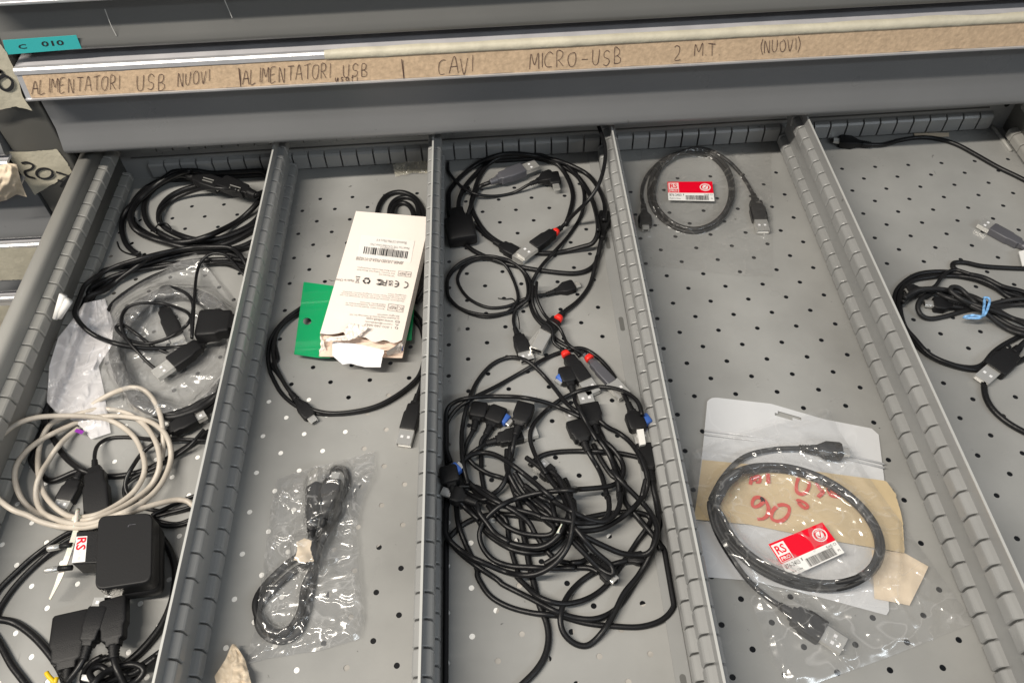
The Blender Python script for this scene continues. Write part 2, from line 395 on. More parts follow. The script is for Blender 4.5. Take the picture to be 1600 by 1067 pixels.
def coons(sides4, nu, nv):
    """4 polylines (top L->R, right T->B, bottom L->R, left T->B) in px -> grid"""
    def samp(P, n):
        P = np.array(P, float); d = np.r_[0, np.cumsum(np.linalg.norm(np.diff(P, axis=0), axis=1))]; d /= d[-1]
        t = np.linspace(0, 1, n); return np.stack([np.interp(t, d, P[:, k]) for k in range(P.shape[1])], 1)
    tp, rt, bt, lf = samp(sides4[0], nu), samp(sides4[1], nv), samp(sides4[2], nu), samp(sides4[3], nv)
    u = np.linspace(0, 1, nu)[None, :, None]; v = np.linspace(0, 1, nv)[:, None, None]
    G = (1-v)*tp[None]+v*bt[None]+(1-u)*lf[:, None]+u*rt[:, None]
    G -= (1-u)*(1-v)*tp[0]+u*(1-v)*tp[-1]+(1-u)*v*bt[0]+u*v*bt[-1]
    return G
def blur(A, k):
    ker = np.hanning(2*k+3)[1:-1]; ker /= ker.sum()
    A = np.apply_along_axis(lambda r: np.convolve(np.pad(r, k, 'edge'), ker, 'valid'), 0, A)
    return np.apply_along_axis(lambda r: np.convolve(np.pad(r, k, 'edge'), ker, 'valid'), 1, A)
def drape(name, m, s4, nu=60, nv=60, lift=1.0, amp=2.0, freq=.03, comp=0, parent=None, label=None, cat=None, group=None, seed=0, smooth=3, cap=34, under=False, puff=0.0, seam=True):
    G = coons(s4, nu, nv); Zh = np.zeros((nv, nu))
    for i in range(nv):
        for j in range(nu):
            Zh[i, j] = march(G[i, j, 0], G[i, j, 1], 0.3, comp, cap)
    Zs = np.maximum(blur(Zh, smooth), Zh*.92+.3)
    Zs = blur(Zs, 1)
    V = []; rnd = random.Random(seed*13+5)
    waves = [(math.cos(a), math.sin(a), rnd.uniform(11, 34), rnd.random(), rnd.uniform(.5, 1)) for a in [rnd.uniform(0, math.pi) for _ in range(7)]]
    def fold(x, y):
        wx = 9*noise.noise(Vector((x*.02, y*.02, seed))); wy = 9*noise.noise(Vector((x*.02, y*.02, seed+5))); t = 0
        for c, s_, L, ph, am in waves:
            q = ((x+wx)*c+(y+wy)*s_)/L+ph; q -= math.floor(q); t += am*(1-abs(2*q-1))*L/34*(.35+.65*max(0, noise.noise(Vector((x*.025+L, y*.025, seed)))+.35))
        return t
    for i in range(nv):
        for j in range(nu):
            p = AZ(G[i, j, 0], G[i, j, 1], 0); e = min(i, j, nv-1-i, nu-1-j)/6.0; e = min(1, e)
            q = Vector((p[0]*freq, p[1]*freq, seed*7.3))
            nz = abs(noise.noise(q+noise.noise_vector(q*.7)*1.2)); rid = (1-min(1, nz*3.2))
            w2 = abs(noise.noise(Vector((p[0]*freq*1.9, p[1]*freq*1.3, seed+3.1))))
            z = Zs[i, j]+lift+(amp*.30*(rid**3)+amp*.15*w2+amp*.42*fold(p[0], p[1]))*(0.35+.65*e)+puff*e
            V.append(AZ(G[i, j, 0], G[i, j, 1], z))
    Fc = [(i*nu+j, (i+1)*nu+j, (i+1)*nu+j+1, i*nu+j+1) for i in range(nv-1) for j in range(nu-1)]
    if under:
        k = len(V); V += [AZ(g[0], g[1], 0.5) for row in G[::3, ::3] for g in row]
        a, b = G[::3, ::3].shape[:2]; Fc += [(k+i*b+j, k+(i+1)*b+j, k+(i+1)*b+j+1, k+i*b+j+1) for i in range(a-1) for j in range(b-1)]
    return mesh(name, V, Fc, m, parent, label=label, cat=cat, group=group, smooth=True)

# flat printed things: a quad with marks laid on it
class Quad:
    def __init__(s, TL, TR, BR, BL): s.c = [np.array(p, float) for p in (TL, TR, BR, BL)]; n = np.cross(s.c[1]-s.c[0], s.c[3]-s.c[0]); s.n = -n/np.linalg.norm(n)
    def at(s, u, v, lift=0.15):
        TL, TR, BR, BL = s.c; return (1-u)*(1-v)*TL+u*(1-v)*TR+u*v*BR+(1-u)*v*BL+s.n*lift
    def poly(s, mb, uv, lift=.15): mb.add([s.at(u, v, lift) for u, v in uv], [tuple(range(len(uv)))])
    def rect(s, mb, u0, v0, u1, v1, lift=.15): s.poly(mb, [(u0, v0), (u1, v0), (u1, v1), (u0, v1)], lift)
    def slab(s, name, m, th=.35, parent=None, **k):
        V = [p for p in s.c]+[p-s.n*th for p in s.c]
        return flatfix(mesh(name, V, [(0, 1, 2, 3)[::-1], (4, 5, 6, 7), (0, 1, 5, 4), (1, 2, 6, 5), (2, 3, 7, 6), (3, 0, 4, 7)], m, parent, **k))
def text_uv(txt, bold=False):
    cu = bpy.data.curves.new('t', 'FONT'); cu.body = txt; cu.resolution_u = 2
    if bold: cu.offset = 0.02
    o = bpy.data.objects.new('t', cu); COL.objects.link(o); bpy.context.view_layer.update()
    me = bpy.data.meshes.new_from_object(o.evaluated_get(bpy.context.evaluated_depsgraph_get()))
    V = np.array([v.co[:2] for v in me.vertices]) if len(me.vertices) else np.zeros((0, 2)); Fc = [list(p.vertices) for p in me.polygons]
    bpy.data.objects.remove(o); bpy.data.curves.remove(cu); bpy.data.meshes.remove(me)
    if len(V): V = (V-V.min(0))/(V.max(0)-V.min(0)+1e-9)
    return V, Fc
def qtext(q, mb, txt, u0, v0, u1, v1, lift=.18, bold=False, flip=False, rot=0):
    V, Fc = text_uv(txt, bold); out = []
    for a, b in V:
        if flip: a, b = 1-a, 1-b
        if rot == 1: a, b = b, 1-a      # reads top to bottom
        out.append(q.at(u0+(u1-u0)*a, v1+(v0-v1)*b, lift))
    mb.add(out, Fc)
def qline(q, mb, uv, wu, wv, lift=.18, close=False):
    if close: uv = list(uv)+[uv[0]]
    for (a, b) in zip(uv[:-1], uv[1:]):
        d = np.array([(b[0]-a[0])/wu, (b[1]-a[1])/wv]); L = np.linalg.norm(d)+1e-9; nn = np.array([-d[1], d[0]])/L*.5; dd = d/L*.3
        q.poly(mb, [(a[0]+(nn[0]-dd[0])*wu, a[1]+(nn[1]-dd[1])*wv), (b[0]+(nn[0]+dd[0])*wu, b[1]+(nn[1]+dd[1])*wv), (b[0]+(-nn[0]+dd[0])*wu, b[1]+(-nn[1]+dd[1])*wv), (a[0]+(-nn[0]-dd[0])*wu, a[1]+(-nn[1]-dd[1])*wv)], lift)
def barcode(q, mb, u0, v0, u1, v1, seed=1, n=34, flip=False):
    rnd = random.Random(seed); t = 0; ws = []
    for i in range(n): ws.append((rnd.choice([1, 1, 2, 3]), rnd.choice([1, 1, 2])))
    tot = sum(a+b for a, b in ws)
    for a, b in ws:
        q.rect(mb, u0+(u1-u0)*t/tot, v0, u0+(u1-u0)*(t+a)/tot, v1, .18); t += a+b
def pen(name, strokes, plane, width, m, parent=None, lift=.25, zfun=None, **k):
    """hand-drawn strokes given in photo pixels, laid as flat ribbons on a plane (p0,n)"""
    p0, n = np.array(plane[0], float), np.array(plane[1], float); n = n/np.linalg.norm(n); V = []; Fc = []
    for si, s in enumerate(strokes):
        S = crom(s, 1.2) if len(s) > 2 else np.array(s, float)
        P = np.array([AP(x, y, p0, n)+n*(lift+.02*(si % 5)) for x, y in S[:, :2]])
        Tn = np.gradient(P, axis=0); Tn /= np.linalg.norm(Tn, axis=1, keepdims=True)+1e-9
        sd = np.cross(n, Tn); kk = len(V)
        for i, p in enumerate(P):
            w_ = width*(.5+.07*math.sin(i*.23+si)); V += [p+sd[i]*w_, p-sd[i]*w_]
        Fc += [(kk+2*i, kk+2*i+1, kk+2*i+3, kk+2*i+2) for i in range(len(P)-1)]
    return mesh(name, V, Fc, m, parent, smooth=False, **k)
GL = {
 'A': [[(0, 0), (.42, 1), (.85, 0)], [(.12, .38), (.75, .42)]], 'L': [[(0, 1), (.02, 0), (.6, .03)]], 'I': [[(.1, 1), (.12, 0)]],
 'M': [[(0, 0), (.08, 1), (.42, .35), (.78, 1), (.85, 0)]], 'E': [[(.6, 1), (.05, .98), (0, 0), (.62, .02)], [(.03, .5), (.5, .52)]],
 'N': [[(0, 0), (.05, 1), (.62, 0), (.68, 1)]], 'T': [[(0, .97), (.8, 1)], [(.4, 1), (.42, 0)]],
 'O': [[(.4, 1), (.08, .8), (0, .4), (.2, .03), (.55, .05), (.75, .4), (.68, .85), (.4, 1)]],
 'R': [[(0, 0), (.05, 1), (.5, .95), (.58, .7), (.4, .5), (.06, .45)], [(.2, .45), (.65, 0)]],
 'U': [[(0, 1), (.02, .3), (.25, 0), (.55, .1), (.65, .5), (.66, 1)]],
 'S': [[(.62, .9), (.35, 1), (.08, .85), (.12, .6), (.5, .42), (.6, .2), (.35, 0), (0, .1)]],
 'B': [[(0, 0), (.03, 1), (.45, .95), (.5, .7), (.3, .52), (.05, .5)], [(.3, .52), (.62, .35), (.58, .1), (.3, 0), (0, 0)]],
 'V': [[(0, 1), (.35, 0), (.7, 1)]], 'C': [[(.7, .92), (.4, 1), (.08, .7), (0, .3), (.2, .02), (.6, .05)]],
 '-': [[(.05, .45), (.65, .5)]], '2': [[(.05, .85), (.3, 1), (.6, .85), (.5, .5), (.15, .05), (.3, 0), (.75, .04)]],
 '.': [[(.1, 0), (.16, .04)]], '(': [[(.3, 1.2), (.08, .7), (.08, .3), (.3, -.15)]], ')': [[(.05, 1.2), (.28, .7), (.26, .3), (0, -.15)]],
 '|': [[(.1, 1.15), (.2, -.2)]], '!': [[(.0, 1.15), (.25, -.2), (.12, 1.1)]],
 'u': [[(0, .6), (.05, .1), (.3, .05), (.5, .6), (.55, 0)]], 's': [[(.5, .6), (.15, .6), (.2, .3), (.5, .2), (.3, 0), (0, .05)]],
 'a': [[(.5, .5), (.2, .6), (0, .25), (.25, 0), (.5, .3), (.5, .6), (.6, 0)]], 't': [[(.2, 1), (.2, .05), (.4, 0)], [(0, .6), (.45, .62)]], 'i': [[(.15, .6), (.15, 0)]],
 'n': [[(0, 0), (.03, .6), (.1, .35), (.35, .6), (.48, .4), (.5, 0)]],
}
def write_px(txt, x0, y0, x1, y1, h, seed=0):
    """baseline from (x0,y0) to (x1,y1), letter height h px -> strokes in px"""
    rnd = random.Random(seed+len(txt)); n = len(txt); out = []
    wds = {'I': .35, 'i': .35, '.': .3, '|': .4, '!': .4, '(': .5, ')': .5}; W = [wds.get(c, 1.0) for c in txt]; tot = sum(W); L = x1-x0
    t = 0
    for c, wd in zip(txt, W):
        u = L*wd/tot; jy = rnd.uniform(-.06, .06)*h
        for s in GL.get(c, []):
            S = []
            for a, b in s:
                X = t+(a+rnd.uniform(-.035, .035))*(u if wd == 1 else u/wd)*.95; f = X/L if L else 0
                S.append((x0+X+b*h*.03, y0+(y1-y0)*f-b*h*(1.06+rnd.uniform(-.07, .07))+jy+.04*h*math.sin(X*.21)))
            out.append(S)
        t += u
    return out

# ================================================================== THE SETTING
flr = MB(); flr.box(-2600, 2200, -2600, 2200, -905, -900)
kind(flr.build('room_floor', M['room'], smooth=False))

# ------------------------------------------------------------------ open drawer
XL, XR, YB, YF = -758.5, 186.0, 51.0, -545.0
DZ = 0.0
drawer = thing('open_drawer', 'open grey steel drawer with perforated base, pulled out below the closed fronts', 'drawer', (-286, -247, -2))
def base_panel():
    V = []; Fc = []; rh = 2.08
    angs = [0, 14, 26.565, 50, 72, 90, 108, 130, 153.435, 166]; angs = angs+[a+180 for a in angs]
    for v in range(-32, 1):
        for u in range(-46, 14):
            if (u+v) % 2: continue
            cx, cy = 17*u, 17*v
            if cx-17 < -776 or cx+17 > 206: continue
            k = len(V); n = len(angs)
            for a in angs:
                c, s = math.cos(math.radians(a)), math.sin(math.radians(a)); f = min(17/abs(c) if abs(c) > 1e-6 else 1e9, 8.5/abs(s) if abs(s) > 1e-6 else 1e9)
                V.append((cx+c*f, cy+s*f, 0)); 
            for a in angs: V.append((cx+math.cos(math.radians(a))*rh, cy+math.sin(math.radians(a))*rh, 0))
            for a in angs: V.append((cx+math.cos(math.radians(a))*rh, cy+math.sin(math.radians(a))*rh, -0.5))
            for i in range(n):
                j = (i+1) % n
                Fc.append((k+i, k+j, k+n+j, k+n+i)); Fc.append((k+n+i, k+n+j, k+2*n+j, k+2*n+i))
    # strips closing the sides and the plain back margin
    def q(x0, x1, y0, y1):
        k = len(V); V.extend([(x0, y0, 0), (x1, y0, 0), (x1, y1, 0), (x0, y1, 0)]); Fc.append((k, k+1, k+2, k+3))
    q(-790, 215, 8.5, 60)
    for v in range(-32, 1):
        us = [u for u in range(-46, 14) if (u+v) % 2 == 0 and 17*u-17 >= -776 and 17*u+17 <= 206]
        q(-790, 17*us[0]-17, 17*v-8.5, 17*v+8.5); q(17*us[-1]+17, 215, 17*v-8.5, 17*v+8.5)
    return mesh('base_panel', V, Fc, M['floor'], drawer, smooth=False)
base_panel()
PIT = 17.35
def ridge_prof(sgn, x0, out, zt, zb):
    """rounded stamped ridge on a sheet at x0, bulging by out towards sgn, between heights zb..zt"""
    P = [(x0, zt+2.6), (x0+sgn*out*.45, zt+1.9), (x0+sgn*out*.80, zt+.9), (x0+sgn*out*.95, zt-.2), (x0+sgn*out, zt-1.6), (x0+sgn*out, zb+1.4), (x0+sgn*out*.9, zb+.2), (x0+sgn*out*.4, zb-1.6), (x0, zb-2.2)]
    return P if sgn < 0 else P[::-1]
def ridges(name, x0, sgn, out, zt, zb, parent, m, y0=YF, y1=44.0, gap=1.45, ph=-12.9):
    mb = MB(); k0 = int((y0-ph)/PIT)-1
    y = ph+PIT*k0
    while y < y1:
        a, b = max(y+gap/2, y0), min(y+PIT-gap/2, y1)
        if b-a > 3:
            pr = ridge_prof(sgn, x0, out, zt, zb)
            n = len(pr); ins = [(x0+(p[0]-x0)*.86, zb+(zt-zb)*.5+(p[1]-(zt+zb)/2)*.96) for p in pr]
            V = [(p[0], a, p[1]) for p in ins]+[(p[0], a+.7, p[1]) for p in pr]+[(p[0], b-.7, p[1]) for p in pr]+[(p[0], b, p[1]) for p in ins]
            Fc = [(r_*n+i, r_*n+(i+1) % n, (r_+1)*n+(i+1) % n, (r_+1)*n+i) for r_ in range(3) for i in range(n)]+[tuple(range(n))[::-1], tuple(range(3*n, 4*n))]
            mb.add(V, Fc)
        y += PIT
    o = mb.build(name, m, parent, smooth=False); return o
# left side wall: flat rolled top, ridges facing in
mb = MB(); mb.prism([(-774.5, -1), (-774.5, 62), (-772.5, 65.5), (-769, 66.5), (-763.5, 66.5), (-760.5, 65.0), (-758.8, 61), (-758.5, -1)], YF, YB+8, 'y')
o = mb.build('side_wall', M['wall'], drawer)
ridges('slotted_ridge', XL, 1, 8.0, 50, 38.5, drawer, M['wall']); ridges('slotted_ridge', XL, 1, 8.0, 13, 4, drawer, M['wall'])
mb = MB(); mb.prism([(XR+16, -1), (XR+16, 62), (XR+14, 65.5), (XR+10, 66.5), (XR+4, 66.5), (XR+1.5, 65), (XR, 61), (XR, -1)][::-1], YF, YB+8, 'y')
mb.build('side_wall', M['wall'], drawer)
ridges('slotted_ridge', XR, -1, 8.0, 50, 38.5, drawer, M['wall'], y1=32); ridges('slotted_ridge', XR, -1, 8.0, 13, 4, drawer, M['wall'], y1=32)
# back wall with its slotted strips
mb = MB(); mb.box(XL, XR, YB, YB+1.5, -1, 66); flatfix(mb.build('back_wall', M['div'], drawer))
for zt, zb in ((20.5, 4.5), (50, 38)):
    mb = MB(); x = -3.8-17.3*42
    while x < 168:
        a, b = max(x+.9, XL+10), min(x+17.3-.9, 166)
        if b-a > 3:
            pr = [(YB, zt+2.4), (YB-4.5, zt+.8), (YB-6, zt-1.2), (YB-6, zb+.6), (YB-5, zb-.8), (YB, zb-1.6)]
            mb.prism(pr, a, b, 'x')
        x += 17.3
    mb.build('slotted_strip', M['div'], drawer, smooth=False)
mb = MB(); mb.prism([(YB-.2, 28.5), (YB-1.2, 28), (YB-1.2, 27.2), (YB-.2, 26.8)], XL+12, 160, 'x'); mb.build('pressed_line', M['dark'], drawer, smooth=False)
mb = MB()
for k in range(12):
    a = 2*math.pi*k/12
V = [(192-17, 45+0, 30)]; 
tb, tf = tube([(177, YB-.2, 30), (177, YB-.9, 30)], 2.6, 14); mesh('corner_hole', tb, tf, M['void'], drawer, smooth=False)
tb, tf = tube([(173, YB+0, 3), (176, YB-6, 1.5), (177, YB-14, .8), (177.3, YB-40, .6)], 2.2, 8); mesh('weld_seam', tb, tf, M['wall'], drawer)

# ------------------------------------------------------------------ dividers
def divider(x, label, flange=0, y0=YF, y1=45.0, tilt=0):
    t = thing('drawer_divider', label, 'divider', (x, (y0+y1)/2, 0), 'slotted steel dividers across the open drawer')
    mb = MB(); mb.prism([(x-.6, .2), (x-.6, 63.2), (x+.6, 63.2), (x+.6, .2)], y0, y1, 'y'); flatfix(mb.build('panel', M['div'], t))
    mb = MB(); mb.prism([(x-.8, 63.21), (x-.8, 63.9), (x+.8, 63.9), (x+.8, 63.21)], y0, y1, 'y'); flatfix(mb.build('top_edge', M['edge'], t))
    for s in (-1, 1):
        ridges('slotted_ridge', x+s*.6, s, 6.0, 50.5, 40.0, t, M['div'], y0, y1-2)
        ridges('slotted_ridge', x+s*.6, s, 6.0, 13.5, 4.2, t, M['div'], y0, y1-2)
    if flange:
        # bent foot with oblong slots
        mb = MB(); xf0, xf1 = x-16.5, x-6.4; sl = []
        yy = -90.0
        while yy > y0: sl.append(yy); yy -= 102
        mb.box(xf0, xf1, y0, y1-3, 0.3, 1.3); f = mb.build('foot_flange', M['div'], t, smooth=False)
        for yy in sl:
            P = []
            for k in range(20):
                a = 2*math.pi*k/20; P.append((x-11.5+2.1*math.cos(a), yy+(6 if math.sin(a) >= 0 else -6)+2.1*math.sin(a), 1.34))
            mb = MB(); mb.add(P, [tuple(range(20))]); mb.build('oblong_slot', M['dark'], t, smooth=False)
    return t
divider(-577.5, 'slotted steel divider between the beige cable and the white carton')
divider(-418.5, 'slotted steel divider right of the white carton, left of the black cable tangle')
divider(-242.0, 'slotted steel divider right of the black cable tangle, with a flat foot flange', flange=1)
divider(-51.0, 'slotted steel divider right of the two red and white labelled bags')

# white sheet added below the base, imitating light seen through the holes lower left
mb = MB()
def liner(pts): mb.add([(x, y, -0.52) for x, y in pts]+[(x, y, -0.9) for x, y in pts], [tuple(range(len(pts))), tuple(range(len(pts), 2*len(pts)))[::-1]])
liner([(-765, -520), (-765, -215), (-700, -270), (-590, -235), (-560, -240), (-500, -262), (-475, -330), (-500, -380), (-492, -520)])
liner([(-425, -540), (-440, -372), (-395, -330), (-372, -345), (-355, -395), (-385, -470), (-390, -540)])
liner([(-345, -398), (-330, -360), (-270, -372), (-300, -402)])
mbg = MB()  # grey sheets added likewise, imitating half-lit holes
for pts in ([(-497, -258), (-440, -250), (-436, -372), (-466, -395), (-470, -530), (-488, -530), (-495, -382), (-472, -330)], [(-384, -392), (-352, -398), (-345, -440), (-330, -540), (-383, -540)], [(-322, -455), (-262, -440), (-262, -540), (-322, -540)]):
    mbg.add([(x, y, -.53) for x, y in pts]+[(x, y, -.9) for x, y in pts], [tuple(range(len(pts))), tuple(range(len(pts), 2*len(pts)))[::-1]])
mbg.build('added_grey_sheet', M['liner'], smooth=False, label='added grey sheet below the perforated base, standing for dimmer light through holes further right', cat='card')
mb.build('added_white_sheet', M['bright'], smooth=False, label='added white sheet below the perforated base, standing for light through the lower left holes', cat='paper')

# ------------------------------------------------------------------ closed drawers above
SL = -math.tan(math.radians(0.49))
def sk(x, z): return z + SL*(x+356.0)        # the closed fronts sit half a degree out of level
def sweepx(mb, prof, x0, x1):
    n = len(prof); V = [(x0, y, sk(x0, z)) for y, z in prof]+[(x1, y, sk(x1, z)) for y, z in prof]
    mb.add(V, [(i, (i+1) % n, n+(i+1) % n, n+i) for i in range(n)]+[tuple(range(n))[::-1], tuple(range(n, 2*n))])
def closed_drawer(x0, x1, zl, hgt, label, mface, dy=0.0, mled=None, group='closed drawers of the cabinet'):
    """zl: height of the lower lip; hgt: lip to top of rail"""
    t = thing('closed_drawer', label, 'drawer', ((x0+x1)/2, 0, zl), group)
    zf = zl+hgt-41                           # where the grip recess ends
    P = [(6+dy, zl+1.2), (1.5+dy, zl), (-2.2+dy, zl+.6), (-4.0+dy, zl+3.0), (-4.2+dy, zl+6.0), (-2.2+dy, zl+11), (1.0+dy, zl+20), (3.0+dy, zl+26)]
    P += [(4.5+dy, max(zf, zl+30)), (5+dy, zl+hgt-29), (60+dy, zl+hgt-29), (60+dy, zl+1.2)]
    mb = MB(); sweepx(mb, P[::-1], x0, x1); f = mb.build('front_panel', mface, t)
    f.data.polygons.foreach_set('use_smooth', [len(p.vertices) == 4 for p in f.data.polygons])
    e = f.modifiers.new('es', 'EDGE_SPLIT'); e.split_angle = math.radians(40)
    zr = zl+hgt
    # rail: back ledge, front channel with lower and upper lips
    mb = MB(); sweepx(mb, [(-14.5+dy, zr-28.9), (-15.6+dy, zr-27.6), (-15.6+dy, zr-26.2), (-14.2+dy, zr-26.0), (-13.6+dy, zr-27.2), (5+dy, zr-27.2), (5+dy, zr-28.9)][::-1], x0, x1)
    sweepx(mb, [(-13.6+dy, zr-27.1), (-7.8+dy, zr-2.6), (-6.4+dy, zr-2.6), (-12.2+dy, zr-27.1)][::-1], x0, x1)
    sweepx(mb, [(-9.2+dy, zr-5.8), (-10.0+dy, zr-5.0), (-9.4+dy, zr-1.4), (-7.6+dy, zr), (-4+dy, zr+.1), (-4+dy, zr-2.5), (-8.0+dy, zr-3.4)][::-1], x0, x1)
    flatfix(mb.build('label_rail', M['alu'], t))
    mb = MB(); sweepx(mb, [(-3.9+dy, zr-2.4), (-3.9+dy, zr+.1), (12+dy, zr+.6), (60+dy, zr+.6), (60+dy, zr-2.4)][::-1], x0, x1); flatfix(mb.build('top_ledge', mled or M['ledge'], t))
    mb = MB(); sweepx(mb, [(60.5+dy, zl+3), (60.5+dy, zl+hgt), (560+dy, zl+hgt), (560+dy, zl+3)][::-1], x0+2, x1-2); flatfix(mb.build('drawer_body', M['dark'], t))
    return t
zl = 73.5
D1 = closed_drawer(-776, 214, zl, 97.0, 'closed grey drawer front carrying the long cardboard strip with handwriting', M['front'])
zu = sk(-356, 0)+184.5-3.3
D2 = closed_drawer(-776, 214, 181.5, 78.0, 'shaded grey closed drawer front at the very top, with light scratches and a teal label', M['dark'])

# cabinet frame
cab_ = thing('cabinet_frame', 'dark grey upright cabinet post left of the drawers, with masking tape on it', 'cabinet', (-805, 5, -300))
mb = MB(); mb.box(-831.5, -779.5, 4.5, 60, -300, 420); bevel(mb.build('post', M['column'], cab_), 2)
mb = MB(); mb.box(-779.4, -776.5, 14, 60, -300, 420); flatfix(mb.build('gasket_gap', M['void'], cab_))
mb = MB(); mb.box(-840, 230, 570, 580, -300, 420); flatfix(mb.build('back_panel', M['dark'], cab_))
mb = MB(); mb.box(-776, 214, 55, 570, -30, -22); flatfix(mb.build('shelf', M['dark'], cab_))
# neighbouring cabinet's closed drawers
for i, (zl_, hg, lb) in enumerate([(77, 97, 'grey-blue closed drawer of the left cabinet, the highest of them, beside the tape numbered 207'), (-31, 106, 'grey-blue closed drawer of the left cabinet, with a bulging lump of masking tape on its rail'), (-111, 78, 'grey-blue closed drawer of the left cabinet, with a flat cream tape strip on its rail'), (-215, 102, 'grey-blue closed drawer of the left cabinet, the lowest of them')]):
    pass
def left_drawer(zl_, hg, lb): return closed_drawer(-1300, -834, zl_-4.6, hg, lb, M['front'], dy=0, group='closed drawers of the left cabinet')
left_drawer(79, 100, 'topmost closed drawer of the left cabinet, beside the tape numbered 207')
left_drawer(-30, 107, 'closed drawer of the left cabinet with a bulging lump of masking tape on its rail')
left_drawer(-112, 80, 'closed drawer of the left cabinet with a flat cream tape strip on its rail')
left_drawer(-220, 106, 'lowest closed drawer of the left cabinet, showing a strip of cream tape')

# cardboard strip in the rail + handwriting
zr = zl+97
rn = np.array([0, -24.5, 5.8]); rn /= np.linalg.norm(rn)
def railpt(x, s, lift=.2): # s 0 bottom..1 top of the channel face
    p = np.array([x, -13.7+5.2*s, zr-26.0+21.0*s]); p[2] = sk(x, p[2]); return p+rn*lift
rp0 = railpt(-356, .5, 0)
rnn = np.array([SL*rn[2]*-1, rn[1], rn[2]]); rnn /= np.linalg.norm(rnn)
def strip_surface(name, x0, x1, s0, s1, m, parent=None, lift=.5, jag=0.0, seed=1, **k):
    V = []; n = 220; rnd = random.Random(seed)
    for i in range(n+1):
        x = x0+(x1-x0)*i/n
        a = s0+jag*noise.noise(Vector((x*.05, seed, 0))); b = s1+jag*1.6*noise.noise(Vector((x*.03, seed, 5)))+jag*.5*rnd.random()
        for t in range(5):
            s = a+(b-a)*t/4; V.append(railpt(x, s, lift+.25*noise.noise(Vector((x*.04, s*2, seed)))))
    Fc = [(i*5+t, (i+1)*5+t, (i+1)*5+t+1, i*5+t+1) for i in range(n) for t in range(4)]
    return mesh(name, V, Fc, m, parent, **k)
strip = thing('cardboard_strip', 'long tan cardboard strip with handwritten capitals, slid in the rail of the closed drawer', 'label strip', railpt(-280, 0))
strip_surface('board', -771, 213, .0, .93, M['tan'], strip, .35, .035)
HW = []
for a in [('ALIMENTATORI', 50, 147, 190, 139, 21), ('USB', 214, 142, 264, 139, 22), ('NUOVI', 278, 135, 330, 127, 19), ('!', 372, 132, 380, 131, 20),
          ('ALIMENTATORI', 379, 132, 519, 121, 22), ('USB', 536, 121, 579, 118, 18), ('usati', 524, 127, 560, 126, 9), ('!', 626, 121, 636, 120, 22),
          ('CAVI', 685, 117, 742, 113, 23), ('MICRO', 827, 108, 905, 103, 22), ('-USB', 908, 104, 976, 99, 22), ('2', 1052, 95, 1068, 94, 22), ('M.T.', 1085, 88, 1126, 86, 18), ('(NUOVI)', 1188, 83, 1252, 78, 17)]:
    pen('handwritten_word', write_px(*a), (rp0, rnn), .48, M['pen'], strip, lift=.95)

tps = thing('masking_tape_strip', 'cream masking tape along the upper lip of the label rail, above the cardboard strip', 'tape', railpt(-100, 1))
def lip_tape():
    V = []; n = 200
    for i in range(n+1):
        x = -502+(214+502)*i/n; f = min(1, i/9)
        pts = [(-9.6, zr-6.2-1.0*f*abs(noise.noise(Vector((x*.05, 2, 0))))), (-10.6, zr-4.8), (-10.1, zr-1.2), (-7.7, zr+.6), (-6+3.2*noise.noise(Vector((x*.02, 1, 0)))+1.5*f, zr+.75)]
        for y, z in pts: V.append((x, y-.25, sk(x, z)+.25))
    return V, [(i*5+t, (i+1)*5+t, (i+1)*5+t+1, i*5+t+1) for i in range(n) for t in range(4)]
V, Fc = lip_tape(); mesh('tape', V, Fc, M['tape'], tps)
# teal label C 010
plU = (np.array([-776, -4.6, 181]), np.array([0, -1.0, 0]))
def qpx(cs, plane): return Quad(*[AP(x, y, *plane) for x, y in cs])
q = qpx([(4, 63.5), (119, 55.5), (127.5, 76.5), (10, 86)], plU)
lab = thing('teal_label', 'small teal sticker reading C 010 on the topmost drawer front', 'sticker', q.c[3]); q.slab('sticker', M['teal'], .3, lab)
mb = MB(); qtext(q, mb, 'C', .185, .36, .295, .68, bold=True); qtext(q, mb, '010', .50, .26, .80, .64, bold=True); mb.build('lettering', M['ink'], lab, smooth=False)
# scratches on the top front
pen('scratch', [[(164, 14), (173, 38), (182, 56)], [(351, 0), (357, 14), (363, 28)]], (np.array([0, -2.3, 200]), np.array([0, -1, 0])), .7, M['edge'], D2, lift=.6)
# masking tape 207 on the post
pp = (np.array([-800, 4.3, 60]), np.array([0, -1.0, 0]))
def px_sheet(name, s4, plane, m, nu=24, nv=16, amp=.8, lift=.6, parent=None, freq=.06, seed=1, jag=1.2, **k):
    G = coons(s4, nu, nv); V = []; n = np.array(plane[1])
    for i in range(nv):
        for j in range(nu):
            x, y = G[i, j]; 
            if i in (0, nv-1) or j in (0, nu-1): x += jag*noise.noise(Vector((x*.3, y*.3, seed))); y += jag*noise.noise(Vector((x*.3, y*.3, seed+9)))
            p = AP(x, y, *plane); V.append(p+n*(lift+amp*noise.noise(Vector(p*freq)+Vector((seed, 0, 0)))))
    return mesh(name, V, [(i*nu+j, i*nu+j+1, (i+1)*nu+j+1, (i+1)*nu+j) for i in range(nv-1) for j in range(nu-1)], m, parent, **k)
TL_ = T(0, 220, 4.104)
t = thing('masking_tape', 'torn masking tape numbered 207 in black marker, on the dark post', 'tape', AP(70, 290, *pp))
px_sheet('tape', [TL_([(35, 68), (200, 68), (365, 52)]), TL_([(365, 52), (420, 120), (465, 200)]), TL_([(225, 345), (310, 370), (380, 385)]), TL_([(35, 68), (100, 160), (225, 345)])], pp, M['tape'], parent=t)
el = [(290+52*math.cos(a), 205+33*math.sin(a)) for a in np.linspace(0, 2*math.pi, 14)]
